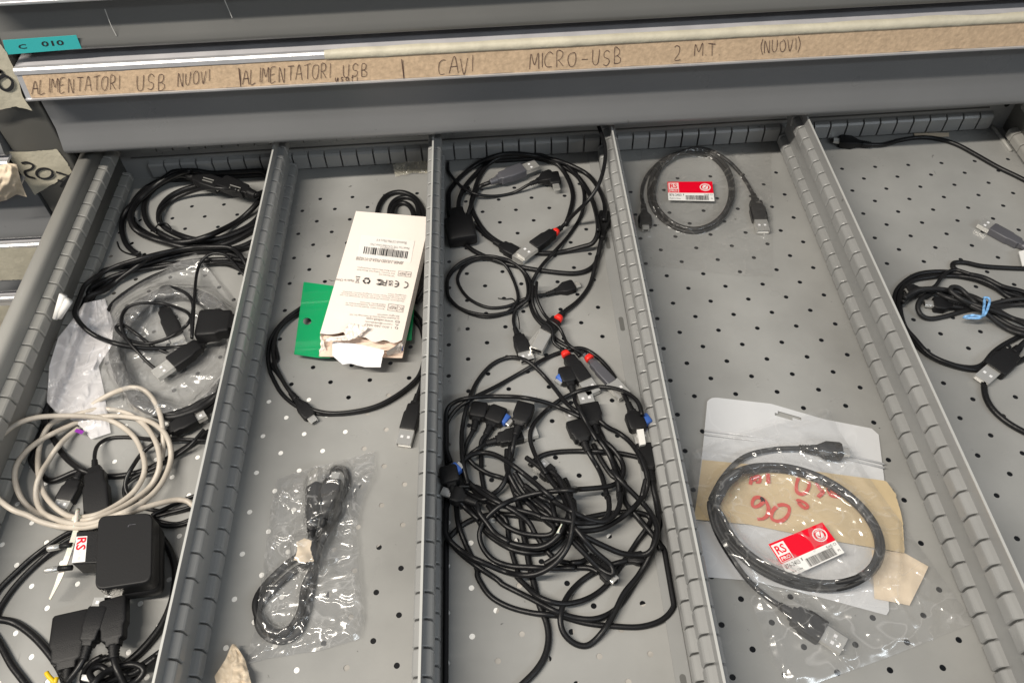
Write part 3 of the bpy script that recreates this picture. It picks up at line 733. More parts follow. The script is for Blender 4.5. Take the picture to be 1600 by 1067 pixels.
pen('marker_number', [TL_([(142, 140), (178, 134), (216, 152), (205, 176), (165, 192), (178, 220), (230, 236)]), TL_(el), TL_([(363, 196), (400, 205), (442, 225), (415, 262), (392, 292)]), TL_([(372, 245), (420, 262)])], pp, 2.6, M['ink'], t, lift=1.6)
Z1 = T(0, 0, 2.857)
pp6 = (np.array([-840, -4.6, 140]), np.array([0, -1.0, 0]))
t = thing('masking_tape', 'masking tape with a black marker 6 at the left edge, beside the long cardboard strip', 'tape', AP(10, 130, *pp6))
px_sheet('tape', [Z1([(-60, 170), (0, 195), (30, 235)]), Z1([(30, 235), (75, 330), (105, 440), (145, 492)]), Z1([(-60, 520), (0, 490), (70, 475), (145, 492)]), Z1([(-60, 170), (-60, 520)])], pp6, M['tape'], parent=t)
pen('marker_number', [Z1([(-5, 322), (5, 312), (12, 325)]), Z1([(0, 345), (25, 335), (55, 355), (58, 380), (40, 398), (15, 395), (0, 378), (-8, 360), (0, 345)])], pp6, 2.9, M['ink'], t, lift=1.6)
# lump of tape, cream strips on left cabinet rails
def lump():
    s4 = [[(-10, 262), (12, 255), (26, 257)], [(26, 257), (33, 285), (42, 308)], [(-10, 318), (10, 313), (26, 304), (42, 308)], [(-10, 262), (-10, 318)]]
    G = coons(s4, 30, 26); V = []
    for i in range(26):
        for j in range(30):
            u, v = j/29, i/25; b = math.sin(math.pi*v)*min(1, (1-u)*3)*9+2.5*noise.noise(Vector((u*6, v*6, 2)))
            V.append(AP(G[i, j, 0], G[i, j, 1], (-860, -16-b, 60), (0, -1, 0)))
    return V, [(i*30+j, i*30+j+1, (i+1)*30+j+1, (i+1)*30+j) for i in range(25) for j in range(29)]
V, Fc = lump(); mesh('tape_lump', V, Fc, M['cream'], label='bulging folded lump of cream tape on a rail left of the tape numbered 207', cat='tape')
plr = (np.array([-860, -16.4, -60]), np.array([0, -1.0, 0]))
px_sheet('cream_tape', [[(-20, 388), (60, 386)], [(60, 386), (36, 436)], [(-20, 438), (36, 436)], [(-20, 388), (-20, 438)]], plr, M['tape'], label='cream tape strip on a rail of the left cabinet, next to the open drawer side', cat='tape', amp=.5)
px_sheet('cream_tape', [[(-20, 478), (30, 476)], [(30, 476), (8, 512)], [(-20, 540), (8, 512)], [(-20, 478), (-20, 540)]], plr, M['tape'], label='short end of cream tape at the left edge, lower than the other cream strip', cat='tape', amp=.5)

# ================================================================== CONTENTS
tZ1 = T(180, 230, 6.276); tZ2 = T(0, 370, 3.9525); tZ3 = T(0, 600, 4.64); tZ4 = T(0, 800, 3.997)
tA = T(670, 200, 3.233); tB = T(670, 520, 3.81); tC = T(670, 760, 3.4756); tD = T(680, 690, 4.85); tE = T(860, 560, 4.85); tF = T(860, 740, 3.95)
tG = T(960, 200, 3.81); tH = T(1060, 600, 2.285); tI = T(1260, 150, 3.138); tJ = T(1360, 400, 3.333); tK = T(1390, 380, 4.448)
t6 = T(380, 280, 3.334); tL = T(380, 560, 2.103); t8 = T(380, 700, 3.138); tX = T(500, 330, 4.267)
# ---------------------------------------------------------------- compartment 1 (left)
G1 = 'black cables in the leftmost compartment'
SA = cable('thick black extension cable coiled at the back left, ending in the right-hand of two sockets', tZ1([(1260, 460), (1400, 440), (1490, 500), (1450, 620), (1330, 760), (1100, 870), (850, 940), (600, 930), (400, 890), (240, 800), (160, 700), (170, 560), (280, 420), (450, 320), (620, 230), (820, 170), (1050, 160), (1300, 220), (1560, 330), (1600, 500), (1500, 680), (1250, 820), (1000, 900), (750, 900), (500, 800), (430, 700), (440, 600), (520, 500), (640, 430), (800, 380)]),
      r=2.8, comp=1, group=G1, plugs=[dict(at='start', kind='socket', px=tZ1([(1320, 450), (1050, 350), (1040, 345)]), z=19, W=17, Hh=10)])
SB = cable('thick black extension cable coiled at the back left, ending in the left-hand of two sockets', tZ1([(780, 290), (690, 280), (580, 300), (470, 350), (370, 420), (300, 520), (285, 640), (330, 760), (430, 840), (600, 920), (800, 970), (1000, 970), (1200, 900), (1400, 780), (1560, 640), (1600, 440), (1500, 270), (1250, 165), (1000, 130), (780, 160), (600, 225), (420, 350), (220, 510), (100, 640), (65, 760), (80, 880), (130, 980), (230, 1060)]),
      r=2.8, comp=1, group=G1, plugs=[dict(at='start', kind='socket', px=tZ1([(770, 300), (1030, 385), (1045, 390)]), z=18, W=17, Hh=10)])
for (px, ) in [] and [(tZ1([(860, 300), (970, 330), (955, 360), (850, 335)]),), (tZ1([(1120, 375), (1235, 400), (1225, 445), (1115, 405)]),)]:
    pass
def face_opening(quad, z, holder):
    q = Quad(*[AZ(*p, z) for p in quad]); t = holder; mb = MB(); q.rect(mb, 0, 0, 1, 1, .15); mb.build('opening', M['void'], t, smooth=False)
    mb = MB(); q.rect(mb, .05, .12, .95, .30, .4); mb.build('contact', M['metal'], t, smooth=False); mb = MB(); q.rect(mb, .05, .62, .90, .80, .4); mb.build('contact', M['metal'], t, smooth=False)
def socket_of(root): return [c for c in bpy.data.objects if c.parent == root and c.name.startswith('plug')][0]
face_opening(tZ1([(1125, 362), (1240, 395), (1222, 448), (1108, 410)]), 24.3, socket_of(SA))
face_opening(tZ1([(862, 290), (978, 322), (958, 368), (845, 335)]), 23.3, socket_of(SB))
cable('black cable in the lower turns of the coil with two sockets', tZ1([(170, 700), (190, 790), (270, 860), (400, 905), (560, 930), (720, 925), (860, 890), (1010, 830), (1200, 730), (1330, 620), (1440, 500), (1560, 420)]), r=2.9, comp=1, group=G1)
cable('black cable in the dark left turns of the coil with two sockets', tZ1([(740, 230), (600, 265), (450, 340), (330, 430), (220, 540), (160, 640), (150, 720), (200, 810), (330, 880), (500, 935), (700, 985), (950, 1010), (1200, 990), (1400, 900), (1560, 800)]), r=2.9, comp=1, group=G1)
cable('black cable winding over the front edge of the coil with two sockets', tZ1([(440, 760), (420, 690), (470, 600), (600, 500), (800, 420), (960, 400), (1200, 420)]), r=2.3, comp=1, group=G1)
cable('thin black wire tie knotted round the coil at the back of the leftmost compartment', tZ1([(400, 840), (395, 790), (430, 755), (500, 745), (545, 790), (560, 825)]), r=.7, comp=1, name='wire_tie', cat='tie', cap=24)
cable('short thin black tie end by the side wall, below the coil with two sockets', tZ1([(20, 930), (40, 990), (90, 1030), (170, 1050), (250, 1030)]), r=.8, comp=1, name='wire_tie', cat='tie')
cable('long black cable running down the left side wall to a plug under the beige coil', tZ2([(1560, 240), (1400, 170), (1200, 160), (1000, 170), (850, 200), (720, 240), (600, 300), (530, 370), (440, 450), (350, 530), (250, 620), (190, 720), (150, 830), (125, 950), (115, 1040)])+tZ3([(150, 230), (150, 330), (170, 430), (210, 530), (270, 630), (350, 700), (450, 735), (560, 750)]), r=2.4, comp=1, group=G1,
      plugs=[dict(at='end', kind='usb_a', px=tZ3([(560, 690), (470, 850), (430, 900)]), W=15)])
cable('black cable curving under the beige coil to the right-hand divider', tZ2([(1560, 190), (1430, 110), (1250, 95), (1080, 120), (900, 170), (760, 230), (640, 300), (520, 420), (400, 560), (330, 650), (290, 750), (270, 860), (275, 980)])+tZ3([(310, 90), (310, 190), (335, 300), (390, 400), (450, 500), (530, 580), (630, 640), (760, 668), (910, 660), (1060, 620), (1200, 550), (1350, 460), (1520, 340)]), r=2.4, comp=1, group=G1)
cable('black cable skirting the top of the clear bag, nearest the coil with two sockets', tZ2([(1560, 60), (1400, 85), (1200, 75), (1000, 110), (820, 175), (640, 210), (540, 280), (500, 360), (540, 330), (640, 270), (800, 215), (1000, 185), (1200, 150), (1400, 140), (1560, 150)]), r=2.4, comp=1, group=G1)
cable('black cable bunched at the upper left of the clear bag', tZ2([(930, 120), (850, 180), (740, 260), (650, 330), (560, 360), (480, 430), (440, 500), (400, 540)]), r=2.4, comp=1, group=G1)
# grey cable inside the clear bag
def ring(c, rx, ry, rot, turns, jit, seed, n=14, start=0.0):
    rnd = random.Random(seed); out = []
    for k in range(int(turns*n)+1):
        a = start+2*math.pi*k/n; f = 1+rnd.uniform(-jit, jit)
        x, y = rx*f*math.cos(a), ry*f*math.sin(a); cr, sr = math.cos(rot), math.sin(rot)
        out.append((c[0]+x*cr-y*sr, c[1]+x*sr+y*cr))
    return out
cable('charcoal cable coiled inside the big crumpled clear bag in the leftmost compartment', ring((274, 552), 92, 94, .5, 9.3, .09, 3), cap=12, r=2.6, comp=1, m=M['greyc'], name='bagged_cable')
drape('clear_bag', M['filmsoft'], [tZ2([(660, 400), (900, 250), (1210, 100), (1300, 200)]), tZ2([(1300, 200), (1480, 430), (1440, 600), (1400, 760), (1330, 960)]), tZ2([(660, 1080), (900, 1120), (1120, 1060), (1330, 960)]), tZ2([(660, 400), (690, 600), (620, 830), (660, 1080)])], 90, 90, lift=.8, amp=5, freq=.045, comp=0, label='crumpled clear plastic bag holding the charcoal coil in the leftmost compartment', cat='plastic bag', seed=1, puff=1, smooth=5, cap=26)
H[26:43, :] = np.maximum(H[26:43, :], 66.5); H[43:50, 0:640] = np.maximum(H[43:50, 0:640], 51)
cable('beige cable arching up over the tip of the milky bag, beside the coil', tZ3([(620, 190), (700, 130), (755, 97), (850, 52), (950, 25), (1040, 42), (1110, 110), (1158, 210), (1180, 320), (1185, 430), (1170, 560), (1120, 700), (1020, 820)]), r=2.15, comp=6, m=M['beige'], name='beige_cable')
# milky bag
drape('milky_bag', M['milk'], [[(131, 474), (148, 470), (164, 467)], [(164, 467), (177, 504), (175, 539), (154, 572), (162, 608), (173, 676)], [(86, 643), (112, 656), (128, 668), (142, 686), (173, 676)], [(131, 474), (109, 505), (91, 527), (77, 572), (73, 628), (86, 643)]], 60, 70, lift=1.5, amp=6, freq=.05, comp=0, label='small milky plastic bag folded over beside the side wall, above the beige coil', cat='plastic bag', seed=4, smooth=4, cap=26)
H[:640, :] = np.where(H[:640, :] > 0, H[:640, :]+4.0, H[:640, :])
cable('long black cable with a socket end looping over the clear bag towards the divider', tZ2([(1550, 220), (1450, 80), (1300, 62), (1150, 72), (1000, 100), (850, 140), (700, 190), (560, 270), (485, 350), (455, 440), (485, 520), (570, 600), (700, 655), (850, 685), (1000, 690), (1130, 680), (1250, 650), (1330, 620), (1500, 560)]), r=2.2, comp=1, group=G1,
      plugs=[dict(at='x', kind='socket', px=tZ2([(1560, 530), (1330, 548), (1285, 552)]), z=22, W=30, Hh=13, relief=False)])
cable('black cable passing over the top corner of the clear bag and down its left edge', tZ2([(1560, 200), (1400, 158), (1250, 172), (1100, 195), (950, 245), (800, 330), (700, 410), (665, 470)]), r=2.2, comp=1, group=G1)
cable('thin black cable with two plugs knotted on top of the clear bag', tZ2([(1000, 430), (980, 370), (1020, 318), (1100, 325), (1170, 370), (1192, 440), (1165, 530), (1090, 595), (1000, 640), (900, 660), (800, 640), (735, 590), (715, 555), (760, 545), (850, 605), (950, 680), (1060, 730), (1130, 780), (1140, 825), (1090, 862), (1020, 850), (940, 800), (850, 710), (775, 620), (748, 530), (765, 460), (810, 425), (900, 410), (1000, 412), (1100, 440), (1170, 480), (1185, 560), (1185, 630), (1195, 480), (1203, 350), (1215, 230), (1245, 150), (1310, 105), (1390, 112), (1450, 170), (1520, 250), (1580, 300)]), r=1.5, comp=1, group=G1,
      plugs=[dict(at='start', kind='usb_a', px=tZ2([(1010, 440), (1095, 628), (1145, 690)]), W=15, Hh=9, tilt=-2), dict(at='x', kind='usb_a', px=tZ2([(1255, 655), (1060, 790), (960, 860)]), W=17, Hh=9)])
for a, b, lb in [((99, 461), (86, 498), 'left one of two white plastic sleeves leaning on the side wall'), ((107, 470), (93, 496), 'right one of two white plastic sleeves leaning on the side wall')]:
    P = [AZ(b[0], b[1], 44), AZ((a[0]+b[0])/2, (a[1]+b[1])/2, 52), AZ(a[0], a[1], 60)]
    V, Fc = tube(P, np.array([2.2, 2.8, 3.4]), 12); mesh('white_sleeve', V, Fc, M['white'], label=lb, cat='sleeve')
pen('purple_print', [[(118, 672), (124, 674), (130, 676)]], (np.array([-600, -300, 8]), np.array([0, 0, 1.])), 3, M['purple'], label='small purple print peeking out under the tip of the milky bag', cat='print')
# black thin cable + plug with the trident mark
cable('thin black cable with a big plug standing under the beige coil', tZ3([(678, 545), (680, 500), (705, 440), (780, 396), (900, 385), (1050, 395), (1200, 405), (1350, 402), (1520, 410)]), r=1.6, comp=1, group=G1,
      plugs=[dict(at='start', kind='usb_a', px=tZ3([(690, 610), (715, 960), (720, 1040)]), W=19, Hh=9, z=12)])
cable('thin black cable drooping from a dark plug against the divider', tZ3([(1230, 330), (1160, 400), (1040, 490), (960, 600), (915, 690), (915, 770), (970, 845), (1100, 900)]), r=1.7, comp=1, group=G1,
      plugs=[dict(at='start', kind='usb_a', px=tZ3([(1230, 345), (1420, 240), (1480, 200)]), W=15, Hh=9)])
cable('bundle of thin black cable folded behind the black adapter', tZ3([(1480, 330), (1350, 470), (1150, 590), (950, 690), (900, 760), (930, 850), (1050, 900), (1250, 925), (1420, 900), (1430, 950), (1300, 1010), (1180, 1000), (1100, 970), (1200, 940), (1400, 880), (1480, 800), (1380, 820), (1200, 900), (1100, 960), (1200, 1030), (1380, 1000), (1460, 930)]), r=1.6, comp=1, group=G1)
cable('black cable arching out from under the adapter, along the divider to the lower left', tZ4([(1010, 160), (1060, 240), (1095, 350), (1090, 480), (1060, 600), (1000, 720), (900, 845), (800, 935), (700, 1005), (600, 1075), (500, 1140)]), r=2.7, comp=1, group=G1)
cable('black cable leaving the drawer corner on the lower left, upper of a parallel pair', tZ4([(600, 60), (440, 125), (330, 190), (200, 285), (90, 385), (0, 475), (-60, 560)]), r=2.1, comp=1, group=G1)
cable('black cable leaving the drawer corner on the lower left, lower of a parallel pair', tZ4([(640, 80), (450, 160), (330, 240), (190, 360), (80, 480), (0, 600), (-40, 700)]), r=2.1, comp=1, group=G1)
cable('thick black cable bowing across the lower left corner of the photo', tZ4([(-60, 665), (20, 672), (100, 695), (200, 765), (290, 860), (365, 965), (405, 1060), (420, 1150)]), r=2.6, comp=1, group=G1)
cable('thick black cable slanting off the bottom edge at the lower left', tZ4([(-40, 760), (10, 840), (70, 950), (130, 1030), (190, 1110)]), r=2.5, comp=1, group=G1)
cable('small bundle of black cable at the bottom edge below the adapter', tZ4([(640, 900), (580, 930), (530, 990), (520, 1060), (600, 1090), (720, 1060), (760, 1000), (740, 930), (690, 905), (620, 930), (570, 980), (550, 1050), (640, 1100), (800, 1080), (860, 1000), (980, 900), (1040, 860)]), r=2.0, comp=1, group=G1)
cable('black cable curving up along the divider at the bottom, beside the adapter', tZ4([(1060, 830), (980, 890), (880, 960), (800, 1005), (680, 1060), (560, 1130)]), r=2.3, comp=1, group=G1)
cable('black cable with a flat wide socket plug, standing left of the adapter plug', tZ4([(420, 985), (440, 1040), (480, 1110)]), r=2.2, comp=1, group=G1, plugs=[dict(at='start', kind='socket', px=tZ4([(425, 985), (465, 640), (468, 636)]), W=26, Hh=12)])
cable('black cable with a ribbed plug lying between the flat socket plug and the adapter', tZ4([(500, 930), (460, 1000), (410, 1070)]), r=2.0, comp=1, group=G1, plugs=[dict(at='start', kind='usb_a', px=tZ4([(550, 840), (630, 600), (660, 540)]), W=14, Hh=10, z=20)])
# adapter
cable('black cable coils heaped at the bottom edge beside the yellow tie', tZ4([(980, 900), (900, 960), (820, 1010), (700, 1000), (620, 960), (560, 1000), (600, 1060), (720, 1090), (840, 1060), (900, 990), (840, 950), (720, 970), (620, 1030), (560, 1100)]), r=2.2, comp=1, group=G1)
def adapter():
    zt, zb = 36.0, 9.0
    t = thing('power_adapter', 'matt black power adapter with a two-pin plug and a red and white sticker', 'adapter', AZ(195, 870, zb))
    c = [AZ(*p, zt) for p in tZ4([(612, 22), (952, 0), (945, 432), (590, 486)])]
    ctr = sum(c)/4; V = []; N = 8
    # rounded rectangle outline in the plane
    out = []
    for i in range(4):
        p, a, b = c[i], c[i-1], c[(i+1) % 4]; da = (a-p)/np.linalg.norm(a-p); db = (b-p)/np.linalg.norm(b-p); r_ = 6.5
        for k in range(N+1):
            s = k/N; out.append((1-s)**2*(p+da*r_)+2*s*(1-s)*p+s*s*(p+db*r_))
    out = np.array(out); n = len(out); nx = ctr
    def ringat(z, inset): 
        q = ctr+(out-ctr)*(1-inset); q = q.copy(); q[:, 2] = z; return q
    rs = [ringat(zb, .08), ringat(zb+1, .04), ringat(zb+13, 0), ringat(zb+13.01, .006), ringat(zb+13.8, .006), ringat(zb+13.81, 0), ringat(zt-1.2, 0), ringat(zt-.5, .008), ringat(zt-.1, .022), ringat(zt, .045)]
    for r_ in rs: V += list(r_)
    Fc = [(i*n+j, i*n+(j+1) % n, (i+1)*n+(j+1) % n, (i+1)*n+j) for i in range(len(rs)-1) for j in range(n)]+[tuple(range(n))[::-1], tuple((len(rs)-1)*n+j for j in range(n))]
    b = mesh('housing', V, Fc, M['blackm'], t)
    for p in (f for f in b.data.polygons if len(f.vertices) > 4): p.use_smooth = False
    # plug block
    z1, z0 = 31.0, 13.0
    tq = [AZ(*p, z1) for p in tZ4([(478, 118), (650, 112), (650, 315), (447, 322)])]
    V = tq+[np.array([p[0], p[1], z0]) for p in tq]
    o = flatfix(mesh('plug_block', V, [(0, 1, 2, 3), (7, 6, 5, 4), (0, 4, 5, 1), (1, 5, 6, 2), (2, 6, 7, 3), (3, 7, 4, 0)], M['plug'], t)); bevel(o, 1.0, 3)
    q = Quad(*[AZ(*p, z1+.1) for p in tZ4([(478, 152), (545, 148), (531, 308), (448, 316)])])
    q.slab('sticker', M['white'], .2, t); mb = MB(); q.rect(mb, .10, .06, .88, .50, .12)
    mb = MB(); qtext(q, mb, 'RS', .12, .05, .95, .54, .2, bold=True, rot=1); mb.build('logo', M['logo_red'], t, smooth=False)
    mb = MB(); qtext(q, mb, '1241981', .38, .56, .60, .94, .2, rot=1); mb.build('printed_number', M['pink'], t, smooth=False)
    for a, m_, e in (((450, 205), (375, 213), (292, 230)), ((450, 345), (365, 352), (275, 368))):
        P = [AZ(*tZ4([p])[0], 22) for p in (a, m_, e)]
        V, Fc = tube([P[0], P[1]], 2.0, 14); pn = mesh('pin_sleeve', V, Fc, M['plug'], t)
        ax = (P[2]-P[1])/np.linalg.norm(P[2]-P[1]); V, Fc = tube([P[1], P[2]-ax*1.2, P[2]-ax*.4, P[2]], np.array([2.2, 2.2, 1.7, .8]), 14); mesh('pin', V, Fc, M['metal'], pn)
    q = Quad(*[AZ(*p, zt+.03) for p in tZ4([(800, 76), (846, 74), (846, 90), (800, 94)])]); mb = MB(); qline(q, mb, [(0, .8), (.1, .2), (.5, .1), (1, 0)], .12, .2, .05); mb.build('scuff', M['greyp'], t, smooth=False)
    for p in [(700, 100), (850, 100), (700, 250), (850, 250), (720, 400), (860, 380), (520, 220)]:
        x = AZ(*tZ4([p])[0], 36); stamp(x[0], x[1], 16, 36)
adapter()
cable('short black plug and cable inserted in the front of the black adapter', tZ4([(712, 900), (725, 960), (760, 1040), (800, 1120)]), r=2.3, comp=1, group=G1, plugs=[dict(at='start', kind='usb_a', px=tZ4([(712, 838), (716, 548), (722, 490)]), W=18.5, Hh=9, z=20)])
# beige cable
bz = dict(r=2.15, comp=6, m=M['beige'], name='beige_cable')
P = tZ3([(1500, 940), (1400, 880), (1360, 848), (1280, 838), (1150, 865), (1000, 910), (860, 965), (700, 1025), (560, 1040), (420, 1030), (290, 995), (200, 950), (100, 915), (20, 860), (-40, 800), (-95, 700), (-100, 560), (-50, 450), (30, 355), (130, 285), (270, 242), (450, 230), (640, 235), (790, 260), (900, 318), (985, 400), (1035, 510), (1050, 610), (1020, 710), (950, 800), (840, 880), (720, 940), (600, 965), (500, 955), (410, 900), (330, 810), (288, 700), (275, 560), (295, 420), (350, 310), (420, 260), (540, 225), (700, 185), (850, 190), (960, 230), (1060, 310), (1130, 420), (1158, 540), (1145, 640), (1090, 740), (990, 825), (870, 900), (740, 955), (600, 990), (470, 990), (330, 955), (220, 900), (145, 810), (108, 690), (120, 590), (180, 500), (280, 415), (400, 350), (500, 305), (640, 250), (800, 232), (950, 240), (1070, 265), (1150, 310), (1210, 380), (1240, 490), (1225, 600), (1170, 720), (1080, 820), (950, 905), (800, 965), (660, 1010), (520, 1010), (400, 975), (310, 930), (265, 840), (265, 740), (300, 640), (350, 560), (400, 480), (480, 390), (570, 320)])
cable('beige round cable coiled in four loops and tied with a clear zip tie', P, **bz)
def zip_tie():
    t = thing('zip_tie', 'translucent white zip tie round the beige coil with a long pointed tail', 'zip tie', AZ(115, 820, 10))
    S = [(124, 806, 16), (121, 820, 17), (116, 838, 20), (108, 862, 22), (98, 890, 19), (88, 915, 15), (78, 936, 11)]
    P = np.array([AZ(*s) for s in S]); P = crom(P, 3); V = []; n = len(P)
    for i, p in enumerate(P):
        d = P[min(i+1, n-1)]-P[max(i-1, 0)]; d /= np.linalg.norm(d); s = np.cross(d, [0, 0, 1.]); s /= np.linalg.norm(s); u = np.cross(s, d); wd = 2.1*(1 if i < n*.75 else max(.25, 1-(i-n*.75)/(n*.3)))
        V += [p-s*wd+u*.4, p+s*wd+u*.4, p+s*wd-u*.4, p-s*wd-u*.4]
    Fc = [(4*i+k, 4*i+(k+1) % 4, 4*i+4+(k+1) % 4, 4*i+4+k) for i in range(n-1) for k in range(4)]+[(0, 1, 2, 3), (4*n-4, 4*n-3, 4*n-2, 4*n-1)]
    mesh('tail', V, Fc, M['nylon'], t, smooth=False)
    a, b = AZ(121, 806, 19), AZ(117, 826, 19); ax = (b-a)/np.linalg.norm(b-a); V, Fc = loft(a, ax, np.cross(ax, [0, 0, 1.]), np.array([0, 0, 1.]), [(0, 5, 3.5), (1, 6, 4.5), (7, 6, 4.5), (8, 5, 3.5)], e=5); mesh('head', V, Fc, M['nylon'], t)
    c = [AZ(118+math.cos(a)*4, 812+math.sin(a)*13, 12+9*math.cos(a*1.0)) for a in np.linspace(0, 2*math.pi, 24)]
    V, Fc = tube([AZ(122, 796, 12), AZ(121, 800, 21), AZ(119, 812, 23), AZ(117, 822, 21), AZ(116, 828, 12)], 1.5, 8); mesh('loop', V, Fc, M['nylon'], t)
zip_tie()
cable('yellow twist tie at the bottom edge in the lower left corner', tZ4([(290, 1000), (305, 1025), (335, 1055), (350, 1080)]), r=1.6, comp=1, m=M['yellow'], name='twist_tie', cat='tie')
cable('short yellow wire end sticking up beside the yellow twist tie', tZ4([(356, 1030), (348, 1050), (342, 1080)]), r=1.4, comp=1, m=M['yellow'], name='twist_tie', cat='tie')
q = Quad(*[AZ(*p, 14) for p in tZ4([(512, 1012), (586, 1020), (560, 1056), (506, 1045)])]); q.slab('white_plug_end', M['white'], 3, label='small white plug end among the black cables at the bottom edge', cat='plug')

# ---------------------------------------------------------------- compartment 2
cable('thick black cable folded in a small tight coil behind the white carton', t6([(960, 560), (955, 400), (950, 250), (935, 160), (890, 95), (820, 68), (750, 85), (708, 140), (700, 210), (740, 300), (760, 230), (765, 150), (800, 105), (860, 95), (905, 130), (920, 220), (930, 330), (900, 250), (880, 160), (840, 125), (790, 140), (775, 200), (790, 300)]), r=2.6, comp=2, name='black_cable')
cable('black bundle squeezed between the white carton and the divider', t6([(965, 300), (960, 400), (950, 470), (965, 540), (930, 600), (900, 640), (950, 560), (975, 480), (970, 400)]), r=2.4, comp=2, name='black_cable')
cable('black cable coiled in a wide ring around the green card, with two plugs below', tL([(152, 112), (120, 60), (95, 20)])+t6([(180, 940), (165, 850), (190, 770), (260, 700), (340, 650), (480, 610), (640, 610), (780, 650), (880, 720), (940, 820)])+tL([(590, 20), (560, 80), (500, 130), (425, 165), (340, 180), (260, 183), (190, 165), (130, 120), (95, 60)])+t6([(135, 980), (130, 900), (150, 820), (210, 740), (300, 675), (450, 625), (620, 600), (790, 625), (900, 700), (955, 800), (965, 900)])+tL([(596, 10), (575, 60), (520, 110), (440, 155), (350, 176), (270, 178), (200, 155), (150, 105), (118, 50)])+t6([(165, 960), (155, 880), (180, 790), (270, 710), (450, 650), (640, 630), (800, 660), (905, 740), (945, 850)])+tL([(600, -40), (598, 30), (585, 80), (572, 120)]), r=1.75, comp=2,
      plugs=[dict(at='start', kind='micro', px=tL([(172, 132), (222, 193), (244, 203)]), W=11), dict(at='end', kind='usb_a', px=tL([(566, 145), (540, 238), (530, 286)]), W=13.5)])
# green card
gq = [AZ(*p, 5+dz) for p, dz in zip(t6([(315, 535), (620, 572), (905, 600), (875, 838), (640, 890), (385, 928), (265, 910)]), (3, 4, 3, 1, 1, 0, 1))]
def green():
    t = thing('green_card', 'glossy green header card with a round hanging hole, sticking out from under the white carton', 'card', gq[6])
    P = t6([(315, 535), (470, 556), (470, 700), (450, 925), (385, 930), (265, 911)])
    hc = t6([(333, 740)])[0]; hr = (6.6, 5.6)
    # left part with a real hole
    s4 = [t6([(315, 535), (470, 556)]), t6([(470, 556), (462, 740), (452, 930)]), t6([(265, 911), (385, 929), (452, 930)]), t6([(315, 535), (290, 720), (265, 911)])]
    G = coons(s4, 17, 41); V = []; Fc = []
    for row in G:
        for x, y in row: V.append(AZ(x, y, 9.5+.5*math.sin(x*.08)))
    nu, nv = 17, 41
    out = [(x, y) for x, y in [tuple(G[0, j]) for j in range(nu)]+[tuple(G[i, -1]) for i in range(1, nv)]+[tuple(G[-1, j]) for j in range(nu-2, -1, -1)]+[tuple(G[i, 0]) for i in range(nv-2, 0, -1)]]
    o_ = [AZ(x, y, 9.5) for x, y in out]; n = len(o_)
    angs = [math.atan2(y-hc[1], x-hc[0]) for x, y in out]
    h_ = [AZ(hc[0]+hr[0]*math.cos(a), hc[1]+hr[1]*math.sin(a), 9.5) for a in angs]
    V = o_+h_+[p-[0, 0, .5] for p in o_]+[p-[0, 0, .5] for p in h_]
    Fc = [(i, (i+1) % n, n+(i+1) % n, n+i) for i in range(n)]+[(2*n+i, 2*n+(i+1) % n, 3*n+(i+1) % n, 3*n+i) for i in range(n)]+[(i, (i+1) % n, 2*n+(i+1) % n, 2*n+i) for i in range(n)]+[(n+i, n+(i+1) % n, 3*n+(i+1) % n, 3*n+i) for i in range(n)]
    mesh('header', V, Fc, M['green'], t, smooth=False)
    Quad(*[AZ(*p, 9.3) for p in t6([(460, 556), (893, 640), (876, 838), (455, 850)])]).slab('card_tail', M['green'], .5, t)
green()
